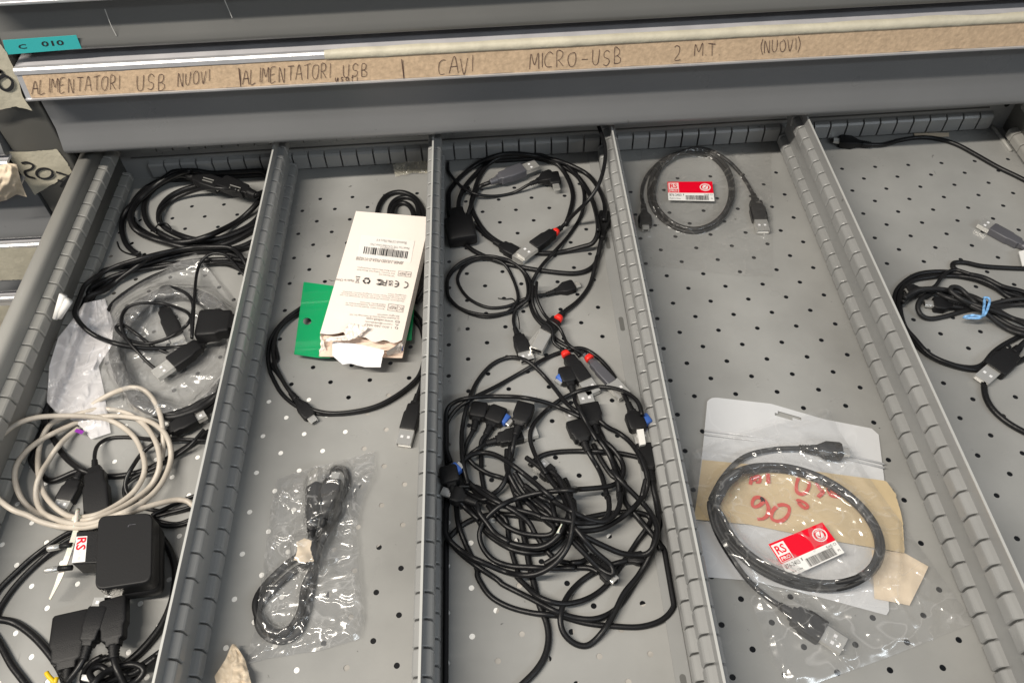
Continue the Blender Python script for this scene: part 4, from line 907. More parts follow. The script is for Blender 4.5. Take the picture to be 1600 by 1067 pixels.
# carton
def carton():
    zt, th = 27.0, 13.0
    c = [AZ(*p, z) for p, z in zip(tX([(240, 0), (735, 40), (545, 865), (0, 815)]), (zt, zt, zt-2, zt-2))]
    t = thing('white_carton', 'long white cardboard carton with printed certification marks, torn open at its near end', 'carton', [c[3][0], c[3][1], zt-th-2])
    dn = [p-np.array([0, 0, th]) for p in c]
    mk = lambda nm, pts, m: mesh(nm, pts+[p-np.array([0, 0, .5]) for p in pts], [(3, 2, 1, 0), (4, 5, 6, 7), (0, 1, 5, 4), (1, 2, 6, 5), (2, 3, 7, 6), (3, 0, 4, 7)], m, t, smooth=False)
    q = Quad(*c)
    # top skin: a grid with slight warp and ragged near edge
    nu, nv = 24, 40; V = []
    for i in range(nv):
        for j in range(nu):
            u, v = j/(nu-1), i/(nv-1); vv = v
            if v > .9: vv = v+(v-.9)*(.55*noise.noise(Vector((u*5, 3, 0)))-.12*math.sin(u*7))
            p = q.at(u, vv, 0); p = p+np.array([0, 0, .5*noise.noise(Vector((u*2, v*4, 1)))*(1 if v < .85 else 2.2)*min(1, min(u, 1-u)*8)]); V.append(p)
    Fc = [(i*nu+j, i*nu+j+1, (i+1)*nu+j+1, (i+1)*nu+j) for i in range(nv-1) for j in range(nu-1)]
    mesh('top_panel', V, Fc, M['card'], t)
    up = [c[i]-np.array([0, 0, .3]) for i in range(4)]
    mesh('side_panel', [up[1], up[2], dn[2], dn[1]], [(0, 1, 2, 3)], M['card'], t, smooth=False)
    mesh('side_panel', [up[0], up[3], dn[3], dn[0]], [(0, 1, 2, 3)], M['card'], t, smooth=False)
    mesh('end_panel', [up[0], up[1], dn[1], dn[0]], [(0, 1, 2, 3)], M['card'], t, smooth=False)
    ext = (dn[3]-dn[0])/np.linalg.norm(dn[3]-dn[0])*15
    mesh('bottom_panel', [dn[0], dn[1], dn[2]+ext*.55, dn[3]+ext], [(0, 1, 2, 3)], M['cardin'], t, smooth=False)
    def crump(nm, s4, zs, m, amp, seed, nu=26, nv=18, fr=.13):
        G = coons(s4, nu, nv); V = []
        for i in range(nv):
            for j in range(nu):
                x, y = G[i, j]; z = zs[0]+(zs[1]-zs[0])*i/(nv-1); q_ = Vector((x*fr, y*fr, seed)); z += amp*noise.noise(q_+noise.noise_vector(q_)*1.3)
                V.append(AZ(x+1.5*noise.noise(Vector((x*.2, y*.2, seed+4))), y, z))
        o = mesh(nm, V, [(i*nu+j, i*nu+j+1, (i+1)*nu+j+1, (i+1)*nu+j) for i in range(nv-1) for j in range(nu-1)], m, t)
        return o
    crump('torn_flap', [tX([(0, 822), (250, 850), (420, 870), (545, 865)]), tX([(545, 865), (500, 920), (430, 935)]), tX([(-5, 960), (80, 958), (250, 985), (430, 935)]), tX([(0, 822), (25, 880), (-5, 960)])], (20, 11), M['cardin'], 1.6, 1)
    crump('torn_flap', [tX([(25, 845), (150, 830), (260, 800), (330, 770)]), tX([(330, 770), (300, 800), (270, 830)]), tX([(40, 872), (100, 862), (190, 862), (270, 830)]), tX([(25, 845), (40, 872)])], (28, 28), M['card'], 2.2, 2, 40, 20, .16)
    crump('torn_flap', [tX([(200, 745), (260, 755), (330, 775)]), tX([(330, 775), (280, 810), (230, 850)]), tX([(150, 800), (190, 850), (230, 850)]), tX([(200, 745), (150, 800)])], (29.5, 28.5), M['card'], 2.4, 3, 34, 26, .16)
    crump('torn_flap', [tX([(440, 935), (490, 905), (548, 868)]), tX([(548, 868), (550, 905), (545, 945)]), tX([(450, 965), (500, 952), (545, 945)]), tX([(440, 935), (450, 965)])], (24, 12), M['card'], 2.0, 5, 16, 14, .3)
    crump('torn_flap', [tX([(0, 830), (20, 850)]), tX([(20, 850), (30, 900), (60, 962)]), tX([(-15, 980), (60, 962)]), tX([(0, 830), (5, 900), (-15, 980)])], (24, 8), M['card'], 2.0, 6, 12, 16, .3)
    crump('inner_sheet', [tX([(85, 870), (250, 885), (430, 925)]), tX([(430, 925), (415, 985), (402, 1040)]), tX([(150, 1022), (200, 1015), (300, 1040), (402, 1040)]), tX([(85, 870), (80, 960), (150, 1022)])], (22, 15), M['paper'], 1.2, 7, 24, 20, .05)
    mesh('blue_print', [AZ(*p, z) for p, z in zip(tX([(530, 880), (556, 862), (553, 930), (538, 932)]), (20, 20, 13, 13))], [(0, 1, 2, 3)], M['blue'], t, smooth=False)
    # print: everything reads upside down in the photo.  uv measured on the top panel
    TL, TR, BR, BL = [np.array(p) for p in tX([(240, 0), (735, 40), (545, 865), (0, 815)])]
    def uv(x, y):
        p = np.array(tX([(x, y)])[0]); u, v = .5, .5
        for _ in range(30):
            c_ = (1-u)*(1-v)*TL+u*(1-v)*TR+u*v*BR+(1-u)*v*BL; Ju = (1-v)*(TR-TL)+v*(BR-BL); Jv = (1-u)*(BL-TL)+u*(BR-TR)
            d = np.linalg.solve(np.stack([Ju, Jv], 1), p-c_); u += d[0]; v += d[1]
        return u, v
    def sub(a, b, c_, d): return Quad(*[q.at(*uv(*p), .55) for p in (a, b, c_, d)])
    s = sub((272, 178), (628, 218), (600, 372), (243, 330)); s.slab('sticker', M['stick'], .12, t)
    mb = MB(); barcode(s, mb, .10, .52, .93, .84, 5, 30); mb.build('barcode', M['ink'], t, smooth=False)
    mb = MB()
    for a, b, txt in [((.30, .10), (.86, .22), 'Bluetooth 5.0 Mini Micro 4 V'), ((.2, .34), (.93, .44), 'Manual: Your TYPE 1/2.4 at Black Colour 2 Pack'), ((.40, .445), (.66, .52), '100180AA12')]: qtext(s, mb, txt, *a, *b, .16, flip=True)
    mb.build('small_print', M['inkg'], t, smooth=False)
    mb = MB(); L = sub((232, 330), (560, 365), (548, 385), (226, 352)); qtext(L, mb, 'BB40R-3.0U/0D-FNSA-D-V110208', .02, .0, .98, 1, .1, flip=True)
    L = sub((240, 395), (505, 425), (492, 470), (232, 440)); 
    for k, tx in enumerate(['Unit 6, Baines Way, London, United Kingdom', 'Unit 4 London, Trading Park, Baines Road', 'UK Express Ltd']): qtext(L, mb, tx, .02 if k < 2 else .6, .02+k*.34, .98, .26+k*.34, .1, flip=True)
    L = sub((150, 545), (580, 585), (562, 630), (118, 585))
    for k, tx in enumerate(['Changping, China', 'Park, Fuan Road, Nanjin Street, Longgang District, Shenzhen', 'Manufacturer Address: Room 201, Building A, Road Industrial', 'Manufacturer: Shenzhen Hong Kai Dian Zi Technology Co., Ltd']): qtext(L, mb, tx, .7 if k == 0 else .02, .0+k*.27, .98, .2+k*.27, .1, flip=True)
    L = sub((170, 615), (440, 640), (430, 680), (158, 650))
    for k, tx in enumerate(['10247 Berlin, Germany', 'Business centre, Frankfurterstrasse 13', 'Service name: GmbH Service Europe']): qtext(L, mb, tx, .35 if k == 0 else .02, .02+k*.34, .98, .28+k*.34, .1, flip=True)
    L = sub((200, 685), (535, 712), (530, 742), (195, 712))
    for k, tx in enumerate(['All rights reserved', '(c) Shenzhen Hong Kai Dian Zi Technology Co., Ltd']): qtext(L, mb, tx, .55 if k == 0 else .0, .02+k*.5, .98, .42+k*.5, .1, flip=True)
    L = sub((290, 720), (492, 745), (480, 800), (270, 775))
    for k, tx in enumerate(['www.saibell.com', 'support@saibell.com', '1-800-260-5057']): qtext(L, mb, tx, .1, .02+k*.33, .98, .26+k*.33, .1, flip=True)
    L = sub((100, 478), (222, 484), (220, 500), (98, 494)); qtext(L, mb, 'Made in China', 0, 0, 1, 1, .1, flip=True)
    mb.build('small_print', M['inkg'], t, smooth=False)
    # framed UK|REP and EC|REP
    for cs, tx in (((520, 428), (604, 436), (598, 468), (514, 458)), 'UK|REP'), (((455, 640), (556, 655), (548, 694), (447, 680)), 'EC|REP'):
        mb = MB(); L = sub(*cs); qline(L, mb, [(0, 0), (1, 0), (1, 1), (0, 1)], .025, .06, .1, close=True); qline(L, mb, [(.60, 0), (.60, 1)], .025, .06, .1)
        qtext(L, mb, tx.split('|')[0], .68, .25, .94, .75, .1, flip=True); qtext(L, mb, 'REP', .08, .25, .52, .75, .1, flip=True)
        mb.build('framed_mark', M['inkg'], t, smooth=False)
    s = sub((235, 462), (590, 500), (582, 545), (228, 508)); mb = MB()
    def arc(cu, cv, ru, rv, a0, a1, wu=.011, wv=.09):
        qline(s, mb, [(cu+ru*math.cos(math.radians(a)), cv+rv*math.sin(math.radians(a))) for a in np.linspace(a0, a1, 14)], wu, wv, .12)
    # CE (mirrored by 180 degrees: C on the right)
    arc(.93, .5, .055, .40, -100, 100, .014, .12); arc(.755, .5, .055, .40, -100, 100, .014, .12); qline(s, mb, [(.745, .5), (.80, .5)], .014, .12, .12)
    qtext(s, mb, 'UK', .615, .48, .70, .84, .12, bold=True, flip=True); qtext(s, mb, 'CA', .615, .08, .70, .42, .12, bold=True, flip=True)
    # FC: F at right, nested C arcs at left
    qline(s, mb, [(.585, .1), (.575, .86), (.52, .86)], .014, .11, .12); qline(s, mb, [(.58, .5), (.53, .5)], .014, .11, .12)
    for rr in (.035, .058, .08): arc(.46, .5, rr, rr*5.2, -125+360, 125+0, .009, .07) if False else arc(.45, .5, rr, rr*5.0, -130, 130, .010, .07)
    # recycling arrows
    for k in range(3):
        a0 = 90+120*k; arc(.21, .5, .055, .36, a0+10, a0+85, .022, .16)
        a1 = math.radians(a0+98); s.poly(mb, [(.21+.055*math.cos(a1-.28)*1.55, .5+.36*math.sin(a1-.28)*1.55), (.21+.055*math.cos(a1-.28)*.45, .5+.36*math.sin(a1-.28)*.45), (.21+.055*math.cos(a1+.25), .5+.36*math.sin(a1+.25))], .14)
    # crossed bin and bar
    qline(s, mb, [(.0, .06), (.075, .06)], .012, .10, .12)
    mb.build('certification_marks', M['ink'], t, smooth=False)
    mb = MB(); qline(s, mb, [(.0, .95), (.07, .25)], .007, .05, .12); qline(s, mb, [(.075, .95), (.005, .25)], .007, .05, .12); qline(s, mb, [(.015, .9), (.02, .35), (.055, .35), (.06, .9)], .006, .05, .12, close=True); mb.build('crossed_bin_mark', M['inkg'], t, smooth=False)
    L = sub((470, 715-4+30), (500, 745), (492, 770), (462, 765)); 
    mb = MB(); s2 = sub((500, 742), (532, 746), (522, 800), (492, 796))
    qline(s2, mb, [(.5+.42*math.cos(a), .16+.13*math.sin(a)) for a in np.linspace(0, 6.28, 14)], .08, .03, .12); qline(s2, mb, [(.1, .16), (.9, .16)], .06, .02, .12)
    qline(s2, mb, [(.2, .42), (.5, .6), (.8, .45), (.6, .5)], .1, .03, .12); qline(s2, mb, [(.2, .78), (.5, .74), (.8, .8), (.75, .95), (.3, .92)], .1, .03, .12, close=True); mb.build('contact_icons', M['ink'], t, smooth=False)
carton()
# bagged short cable
GB = 'cables inside small clear bags'
cable('short charcoal cable folded inside the clear bag below the wide black ring', t8([(400, 300), (380, 380), (350, 470), (320, 560), (250, 600), (160, 680), (90, 760), (70, 850), (110, 920), (190, 945), (270, 900), (310, 800), (330, 700), (350, 600), (370, 480), (410, 370), (470, 270), (510, 180), (505, 120), (475, 95), (440, 110), (445, 200), (470, 300), (430, 380), (380, 470), (350, 570), (300, 680), (280, 800), (220, 890), (140, 900), (80, 840), (60, 760), (100, 680), (200, 580), (300, 500), (335, 420), (345, 360)]), r=2.5, comp=2, m=M['greyc'], name='bagged_cable', group=GB,
      plugs=[dict(at='end', kind='usb_a', px=t8([(340, 360), (350, 182), (368, 110)]), W=13, roll=40, z=14), dict(at='start', kind='micro', px=t8([(408, 300), (445, 160), (455, 118)]), W=15, Hh=9, z=15)])
px_sheet('paper_tie', [t8([(262, 462), (300, 440), (338, 455)]), t8([(338, 455), (330, 500), (345, 552)]), t8([(245, 545), (290, 565), (345, 552)]), t8([(262, 462), (270, 505), (245, 545)])], (AZ(*t8([(300, 500)])[0], 17), np.array([0, 0, 1.0])), M['cream'], amp=4, freq=.12, label='crumpled brown paper tie round the folded cable in the small clear bag', cat='tie')
for p_ in t8([(280, 480), (310, 500), (290, 530), (320, 540)]): x_ = AZ(*p_, 18); stamp(x_[0], x_[1], 8, 19.5)
drape('clear_bag', M['film'], [t8([(165, 150), (350, 90), (480, 60), (655, 10)]), t8([(655, 10), (655, 110), (590, 260), (560, 400), (600, 850), (580, 930)]), t8([(10, 1060), (120, 1030), (380, 990), (580, 930)]), t8([(165, 150), (130, 320), (100, 560), (60, 860), (10, 1060)])], 90, 130, lift=1.0, amp=6.5, freq=.06, label='crinkled clear bag with the short folded charcoal cable and its brown tie', cat='plastic bag', seed=11, puff=1.0, smooth=3, under=True)
def scrap():
    s4 = [[(362, 1006), (368, 1006)], [(368, 1006), (383, 1030), (396, 1080)], [(340, 1075), (360, 1085), (396, 1080)], [(362, 1006), (352, 1030), (335, 1056), (340, 1075)]]
    G = coons(s4, 24, 30); V = []
    for i in range(30):
        for j in range(24):
            x, y = G[i, j]; q = Vector((x*.09, y*.07, 3)); V.append(AZ(x, y, 8+5*noise.noise(q+noise.noise_vector(q))+3*math.sin(j/23*3.1)))
    return mesh('tape_scrap', V, [(i*24+j, i*24+j+1, (i+1)*24+j+1, (i+1)*24+j) for i in range(29) for j in range(23)], M['cream'], label='torn cream scrap of tape on the base at the bottom edge, beside the divider', cat='tape')
scrap()
plb = (np.array([-460, 44.6, 10]), np.array([0, -1.0, 0]))
t_ = px_sheet('clear_tape_scrap', [[(614, 257), (640, 252), (673, 252)], [(673, 252), (670, 272)], [(618, 277), (645, 270), (670, 272)], [(614, 257), (618, 277)]], (np.array([-460, 36, 10]), np.array([0, -.8, .6])), M['tapeclear'], amp=3, label='scrap of clear yellowed tape hanging off the back wall above the small coil', cat='tape')
# ---------------------------------------------------------------- compartment 3
G3 = 'black cables in the middle compartment'
cable('thick black cable swinging below the wide coil from the dark adapter to the small plug', tA([(165, 570), (225, 620), (330, 668), (450, 700), (600, 725), (740, 735), (820, 708), (860, 650), (882, 590)]), r=2.3, group=G3, plugs=[dict(at='end', kind='mini', px=tA([(880, 530), (893, 430), (905, 405)]), W=12, z=9)])
cable('thick black cable in a wide coil at the back of the middle compartment', tA([(160, 420), (150, 380), (175, 310), (230, 240), (300, 180), (400, 145), (520, 150), (640, 180), (740, 235), (810, 330), (845, 430), (855, 520), (830, 580), (780, 600), (650, 630), (520, 630), (400, 600), (300, 540), (240, 460), (215, 390), (230, 320), (260, 240), (320, 170), (430, 130), (550, 135), (640, 175), (700, 250), (728, 340), (712, 430), (690, 490)]), r=2.4, group=G3)
cable('thick black cable forming the outer turn of the wide coil at the back', tA([(110, 470), (95, 380), (110, 310), (180, 230), (280, 165), (400, 130), (560, 145), (690, 180), (800, 235), (860, 310), (890, 390), (885, 470)]), r=2.4, group=G3)
cable('black cable with a grey full-size plug inside the wide coil', tA([(330, 262), (270, 290), (235, 330), (200, 430), (180, 480), (150, 420), (160, 340), (200, 300)]), r=2.2, group=G3, plugs=[dict(at='start', kind='usb_a', px=tA([(345, 262), (478, 212), (548, 188)]), W=15, Hh=10, bm=M['greyp'], z=10)])
cable('thin black cable ending in a right-angled small plug inside the wide coil', tA([(70, 110), (85, 190), (120, 250), (170, 300), (240, 335), (330, 345), (430, 328), (530, 285)]), r=1.6, group=G3, plugs=[dict(at='end', kind='mini', px=tA([(548, 270), (628, 240), (632, 236)]), W=15, Hh=8, z=9)])
q_ = thing('angled_plug_tip', 'silver tip of the right-angled small plug inside the wide coil', 'plug', AZ(*tA([(640, 280)])[0], 9))
P0 = AZ(*tA([(625, 235)])[0], 9); P1 = AZ(*tA([(645, 300)])[0], 9); ax = (P1-P0)/np.linalg.norm(P1-P0); V, Fc = loft(P0, ax, np.cross(ax, [0, 0, 1.]), np.array([0, 0, 1.]), [(0, 13, 7.5), (15, 12, 7), (17, 9, 6)], e=5); mesh('moulding', V, Fc, M['plug'], q_)
V, Fc = loft(P0, ax, np.cross(ax, [0, 0, 1.]), np.array([0, 0, 1.]), [(16, 7, 3.4), (24, 6.8, 3.2)], e=6); flatfix(mesh('metal_shell', V, Fc, M['metal'], q_))
cable('thin black cable inside the wide coil, ending beside the red-collared plug', tA([(185, 470), (240, 500), (300, 560), (350, 600)]), r=1.8, group=G3, plugs=[dict(at='end', kind='usb_a', px=tA([(362, 592), (440, 635), (500, 660)]), W=13)])
a_ = thing('cable_adapter', 'black blocky adapter against the divider left of the wide coil', 'adapter', AZ(*tA([(160, 500)])[0], 0))
P0 = AZ(*tA([(130, 420)])[0], 9); P1 = AZ(*tA([(170, 555)])[0], 9); P0[0] = max(P0[0], -400); P1[0] = max(P1[0], -396); ax = (P1-P0)/np.linalg.norm(P1-P0)
V, Fc = loft(P0, ax, np.cross(ax, [0, 0, 1.]), np.array([0, 0, 1.]), [(0, 14, 10), (14, 16, 12), (15, 28, 14), (44, 28, 14), (45, 26, 12)], e=6); mesh('housing', V, Fc, M['plug'], a_)
for k in range(5): stamp(*(P0+ax*k*11)[:2], 10, 15)
cable('black cable with a red-collared plug coming down over the divider by the wide coil', tA([(845, -40), (868, 20), (890, 90), (890, 170), (865, 270), (815, 355), (740, 430), (680, 490), (655, 515)]), r=1.9, group=G3, zstart=(62, .55), plugs=[dict(at='end', kind='usb_a', px=tA([(640, 525), (528, 604), (478, 658)]), W=12.5, Hh=9)])
cable('black cable running down from the wide coil into the tangle, forming the long left strand', tA([(700, 190), (760, 260), (785, 340), (770, 440), (710, 540), (630, 630), (560, 710), (520, 790), (510, 870), (535, 950), (600, 1020)])+tB([(760, 40), (860, 100), (900, 140)]), r=1.8, group=G3)
cable('black cable running down from the wide coil into the tangle, forming the short right strand', tA([(740, 225), (820, 350), (850, 450), (855, 520)]), r=1.8, group=G3)
cable('black cable with a red collar plug pointing down beside the small coil', tA([(850, 650), (835, 720), (810, 800), (750, 880), (680, 945)]), r=2.0, group=G3, plugs=[dict(at='end', kind='usb_a', px=tA([(655, 960), (590, 1035)])+tB([(640, 110)]), W=12)])
def collar(px, ax_px, z, lb):
    P0 = AZ(*px, z); P1 = AZ(*ax_px, z); ax = (P1-P0)/np.linalg.norm(P1-P0); V, Fc = loft(P0-ax*4.0, ax, np.cross(ax, [0, 0, 1.]), np.array([0, 0, 1.]), [(1, 5, 5), (1.5, 6.6, 6.6), (5.0, 8.0, 7.6), (5.6, 7.4, 7)], e=2.6); mesh('red_collar', V, Fc, M['red'], label=lb, cat='collar', group='red collars on the cables of the middle compartment')
cable('thin black cable in a small oval coil with a small flat plug, tied with wire', tA([(570, 830), (510, 845), (450, 880), (380, 905), (290, 905), (200, 860), (150, 790), (150, 740), (190, 690), (270, 660), (370, 680), (420, 750), (450, 840), (440, 890), (380, 940), (280, 955), (170, 920), (100, 850), (95, 770), (150, 700), (250, 660), (380, 660), (470, 720), (500, 800), (490, 870), (430, 920), (310, 945), (190, 925), (110, 870), (90, 780), (130, 705), (220, 655), (330, 650), (440, 690), (510, 770), (505, 860), (440, 915), (432, 980), (445, 1040)]), r=1.55, group=G3,
      plugs=[dict(at='start', kind='micro', px=tA([(635, 828), (735, 797), (765, 790)]), W=13), dict(at='end', kind='usb_a', px=tA([(448, 1045)])+tB([(570, 120), (600, 165)]), W=13)])
cable('thin wire tie with loose ends on the small oval coil', tA([(350, 860), (385, 866), (420, 860), (440, 885), (445, 930), (455, 970), (458, 1015)]), r=.5, name='wire_tie', cat='tie')
q = Quad(*[AZ(*p, 10) for p in tB([(655, 35), (688, 55), (645, 142), (612, 135)])]); 
t_ = thing('micro_plug', 'bare silver plug shell below the second red collar', 'plug', AZ(*tB([(650, 90)])[0], 0))
P0 = AZ(*tB([(690, 10)])[0], 9); P1 = AZ(*tB([(625, 130)])[0], 9); ax = (P1-P0)/np.linalg.norm(P1-P0); V, Fc = loft(P0, ax, np.cross(ax, [0, 0, 1.]), np.array([0, 0, 1.]), [(0, 12, 5.4), (19, 12, 5.4)], e=7); flatfix(mesh('metal_shell', V, Fc, M['metal'], t_))
V, Fc = loft(P0+ax*18.6, ax, np.cross(ax, [0, 0, 1.]), np.array([0, 0, 1.]), [(0, 10, 3), (.8, 10, 3)], e=7); flatfix(mesh('opening', V, Fc, M['void'], t_))

# the tangle, bottom to top
GT = 'black cables tangled in the lower middle compartment'
cn = dict(r=2.05, group=GT)
cable('black tangle cable running straight down to the bottom edge of the photo', tD([(545, 60), (545, 200), (590, 350), (640, 500), (660, 650), (690, 800)])+tC([(545, 420), (570, 520), (600, 640), (640, 740), (650, 830), (630, 920), (580, 1000), (500, 1080), (400, 1170)]), r=2.3, group=GT)
cable('black cable hugging the left divider down to the bottom edge of the photo', tD([(900, 600), (760, 575), (600, 555), (480, 550), (350, 565), (220, 620), (120, 710), (60, 810), (35, 920)])+tC([(50, 540), (48, 700), (52, 850), (62, 1000), (75, 1150)]), **cn)
cable('black tangle cable bulging out to the right divider at the bottom', tD([(155, 330), (158, 480), (175, 620), (220, 750), (270, 860), (320, 970)])+tC([(265, 490), (330, 590), (430, 650), (560, 685), (700, 700), (850, 740), (1000, 757), (1150, 760), (1270, 720), (1335, 640), (1345, 530), (1310, 400), (1255, 310), (1150, 190), (1060, 70)])+tE([(560, 940), (470, 890), (380, 760), (325, 650)]), **cn)
cable('black cable sweeping from the left divider to the right strand of the tangle', tD([(150, 300), (90, 380), (65, 470), (62, 560), (72, 660), (120, 760), (210, 860), (330, 950), (480, 1050)])+tC([(400, 530), (560, 610), (720, 690), (860, 720), (960, 700), (1040, 640), (1120, 520), (1190, 400), (1240, 260), (1275, 120)])+tE([(875, 1060), (862, 930), (800, 830), (700, 762), (600, 732), (480, 712), (300, 702), (100, 704)])+tB([(700, 720), (640, 750), (600, 790)]), **cn)
cable('black cable with the right-angled blue-tipped plug second from the left', tB([(357, 560), (325, 610), (313, 700), (312, 800)])+tD([(345, 200), (365, 330), (400, 450), (480, 540), (540, 600), (560, 750), (590, 870), (630, 1000)])+tC([(470, 480), (520, 530), (600, 600), (720, 635), (850, 612), (960, 540), (1050, 420), (1130, 300), (1205, 180), (1130, 140), (1000, 142), (870, 165), (760, 190)]), r=1.95, group=GT,
      plugs=[dict(at='start', kind='angled', px=tB([(365, 560), (425, 450), (490, 540)]), W=15, Hh=9)])
cable('black cable with the right-angled blue-tipped plug farthest left', tB([(275, 545), (240, 620), (213, 700), (205, 790), (230, 880), (290, 960), (400, 1020)])+tD([(520, 480), (640, 540), (760, 560), (850, 600), (920, 660)]), r=1.9, group=GT,
      plugs=[dict(at='start', kind='angled', px=tB([(280, 530), (310, 425), (240, 462)]), W=14, Hh=9)])
cable('black cable entering the tangle from the full-size plug lying crossways', tB([(390, 640), (300, 690), (240, 730)])+tD([(170, 220), (240, 130), (300, 180), (400, 240), (500, 270), (560, 300)]), r=1.9, group=GT, plugs=[dict(at='start', kind='usb_a', px=tB([(400, 642), (555, 602), (640, 578)]), W=13.5)])
cable('black cable hanging from the full-size plug standing upright in the tangle', tB([(527, 560), (505, 660), (490, 740)])+tD([(570, 30), (565, 100), (555, 200), (545, 260), (500, 345), (440, 395), (370, 440), (280, 410), (190, 360)]), r=2.0, group=GT, plugs=[dict(at='start', kind='usb_a', px=tB([(533, 560), (580, 430), (600, 370)]), W=15, Hh=10)])
cable('black tangle cable curving low from left to centre under the others', tD([(380, 600), (450, 690), (560, 760), (700, 790), (840, 780), (940, 735), (1005, 655), (1035, 560), (1040, 480), (1000, 390), (930, 290), (870, 240)]), r=2.0, group=GT, plugs=[dict(at='end', kind='usb_a', px=tD([(900, 275), (830, 215), (780, 175)]), W=13)])
cable('black tangle cable in a shallow bowl shape just below the centre', tD([(330, 600), (380, 680), (480, 760), (600, 820), (740, 842), (860, 820), (950, 750), (1000, 680)]), **cn)
for k, (a, lb) in enumerate([([(560, 250), (640, 390), (760, 500), (900, 590), (1010, 700), (1080, 800)], 'inner strand of the diagonal bundle in mid tangle, nearest the left'), ([(600, 230), (700, 380), (820, 480), (930, 590), (1040, 690), (1120, 790)], 'inner strand of the diagonal bundle in mid tangle, second from the left'),
                        ([(640, 300), (740, 420), (860, 520), (960, 640), (1060, 740), (1130, 830)], 'inner strand of the diagonal bundle in mid tangle, third from the left'), ([(600, 380), (720, 480), (840, 600), (980, 700), (1080, 760), (1160, 850)], 'inner strand of the diagonal bundle in mid tangle, lowest of them'),
                        ([(680, 330), (800, 420), (880, 460), (900, 540), (930, 640)], 'inner strand of the diagonal bundle in mid tangle, shortest of them')]):
    cable('black '+lb, tD(a), **cn)
for a, lb in [
    (tD([(170, 340), (300, 340), (420, 400), (520, 480), (640, 520), (780, 560), (900, 640), (880, 700), (780, 710), (650, 690), (540, 640), (460, 560), (400, 480)]), 'small folded loop of black cable low in the left half of the tangle'),
    (tD([(200, 200), (240, 290), (330, 370), (440, 440), (560, 500), (700, 600), (760, 700), (820, 790), (900, 880), (1000, 920), (1067, 915)])+tF([(120, 550), (200, 540), (260, 500)]), 'black cable running diagonally from the blue-tipped plugs to the lower right'),
    (tE([(360, 520), (420, 650), (470, 760), (520, 860), (545, 960), (560, 1067)])+tF([(470, 190), (550, 280), (640, 390), (680, 470)]), 'black cable dropping straight from the upper full-size plug pair to the right bend'),
    (tD([(240, 440), (300, 540), (360, 600), (420, 680), (560, 775), (720, 800), (880, 760), (980, 660), (1020, 560), (1000, 420), (950, 330)]), 'black cable bowl nested just above the shallow bowl of the tangle'),
    (tC([(170, 60), (250, 160), (330, 250), (450, 310), (600, 330), (700, 270), (760, 150), (770, 40), (740, -40)]), 'black cable in a round loop at the centre of the tangle'),
    (tD([(690, 120), (800, 200), (880, 300), (960, 400), (1005, 500), (1045, 620), (1090, 720)]), 'thick black cable slanting down right of the small plug in mid tangle'),
    (tE([(0, 850), (60, 900), (110, 980), (140, 1067)])+tF([(140, 160), (150, 280), (120, 400), (50, 500), (-40, 560)]), 'black cable bending down the right side of the dense centre')]:
    cable(lb, a, **cn)
cable('black tangle cable with a large loop dipping lowest at the bottom centre', tC([(1165, 385), (1080, 400), (950, 440), (830, 510), (750, 600), (715, 700), (730, 790), (790, 850), (860, 862), (930, 805), (1000, 700), (1060, 580), (1140, 480), (1205, 360), (1240, 230), (1248, 100)])+tE([(835, 1060), (805, 950), (775, 880)]), r=2.1, group=GT, plugs=[dict(at='end', kind='usb_a', px=tE([(765, 860), (715, 655), (683, 540)]), W=13), dict(at='x', kind='micro', px=tC([(1080, 400), (1165, 385), (1166, 385)]), W=9, relief=False)])
cable('black tangle cable arching between the centre and the left divider, upper run', tD([(930, 270), (1000, 400), (1045, 520), (1040, 640), (1010, 780), (930, 900), (820, 980), (700, 1010), (550, 990), (400, 930), (250, 860), (120, 760), (66, 660), (75, 540), (110, 420)]), **cn)
cable('black cable of the lower full-size plug pair, looping through the lower left', tF([(300, 610), (240, 580), (120, 580)])+tD([(1067, 955), (900, 958), (700, 950), (570, 940), (450, 900), (370, 820), (335, 720), (355, 630), (420, 545), (520, 470), (650, 420), (800, 385), (960, 370), (1067, 368)])+tE([(200, 992), (400, 975), (500, 945), (550, 880), (545, 790), (480, 690), (400, 600), (355, 545)]), r=2.0, group=GT,
      plugs=[dict(at='end', kind='usb_a', px=tE([(338, 515), (285, 355), (255, 265)]), W=17, Hh=9)])
cable('black cable of the upper full-size plug pair, going down the right of the tangle', tE([(268, 660), (330, 770), (385, 880), (420, 1000), (430, 1067)])+tF([(355, 130), (362, 220), (330, 285), (200, 305), (60, 285), (-60, 270)]), r=2.0, group=GT, plugs=[dict(at='start', kind='usb_a', px=tE([(258, 640), (190, 480), (150, 390)]), W=17, Hh=9)])
cable('black tangle cable swinging wide to the right and back to the centre', tE([(370, 470), (440, 525), (520, 565), (610, 640), (685, 750), (730, 880), (730, 980), (690, 1067)])+tF([(595, 20), (590, 90), (540, 180), (440, 270), (330, 332), (230, 352), (140, 350)]), **cn)
cable('black tangle cable looping through the centre to the right-hand bend', tE([(320, 560), (430, 700), (485, 830), (515, 950), (520, 1067)])+tF([(432, 110), (425, 200), (385, 265), (320, 295), (220, 275), (100, 215), (0, 155)])+tD([(900, 440), (800, 350), (680, 250), (560, 160), (450, 98), (345, 82), (250, 110), (185, 190), (155, 310)]), **cn)
cable('black tangle cable running from the centre to the right near the flange', tF([(380, -20), (440, 50), (520, 130), (600, 215), (645, 290), (660, 360), (640, 440), (600, 490), (540, 500), (440, 490), (320, 440), (200, 380), (140, 340)]), **cn)
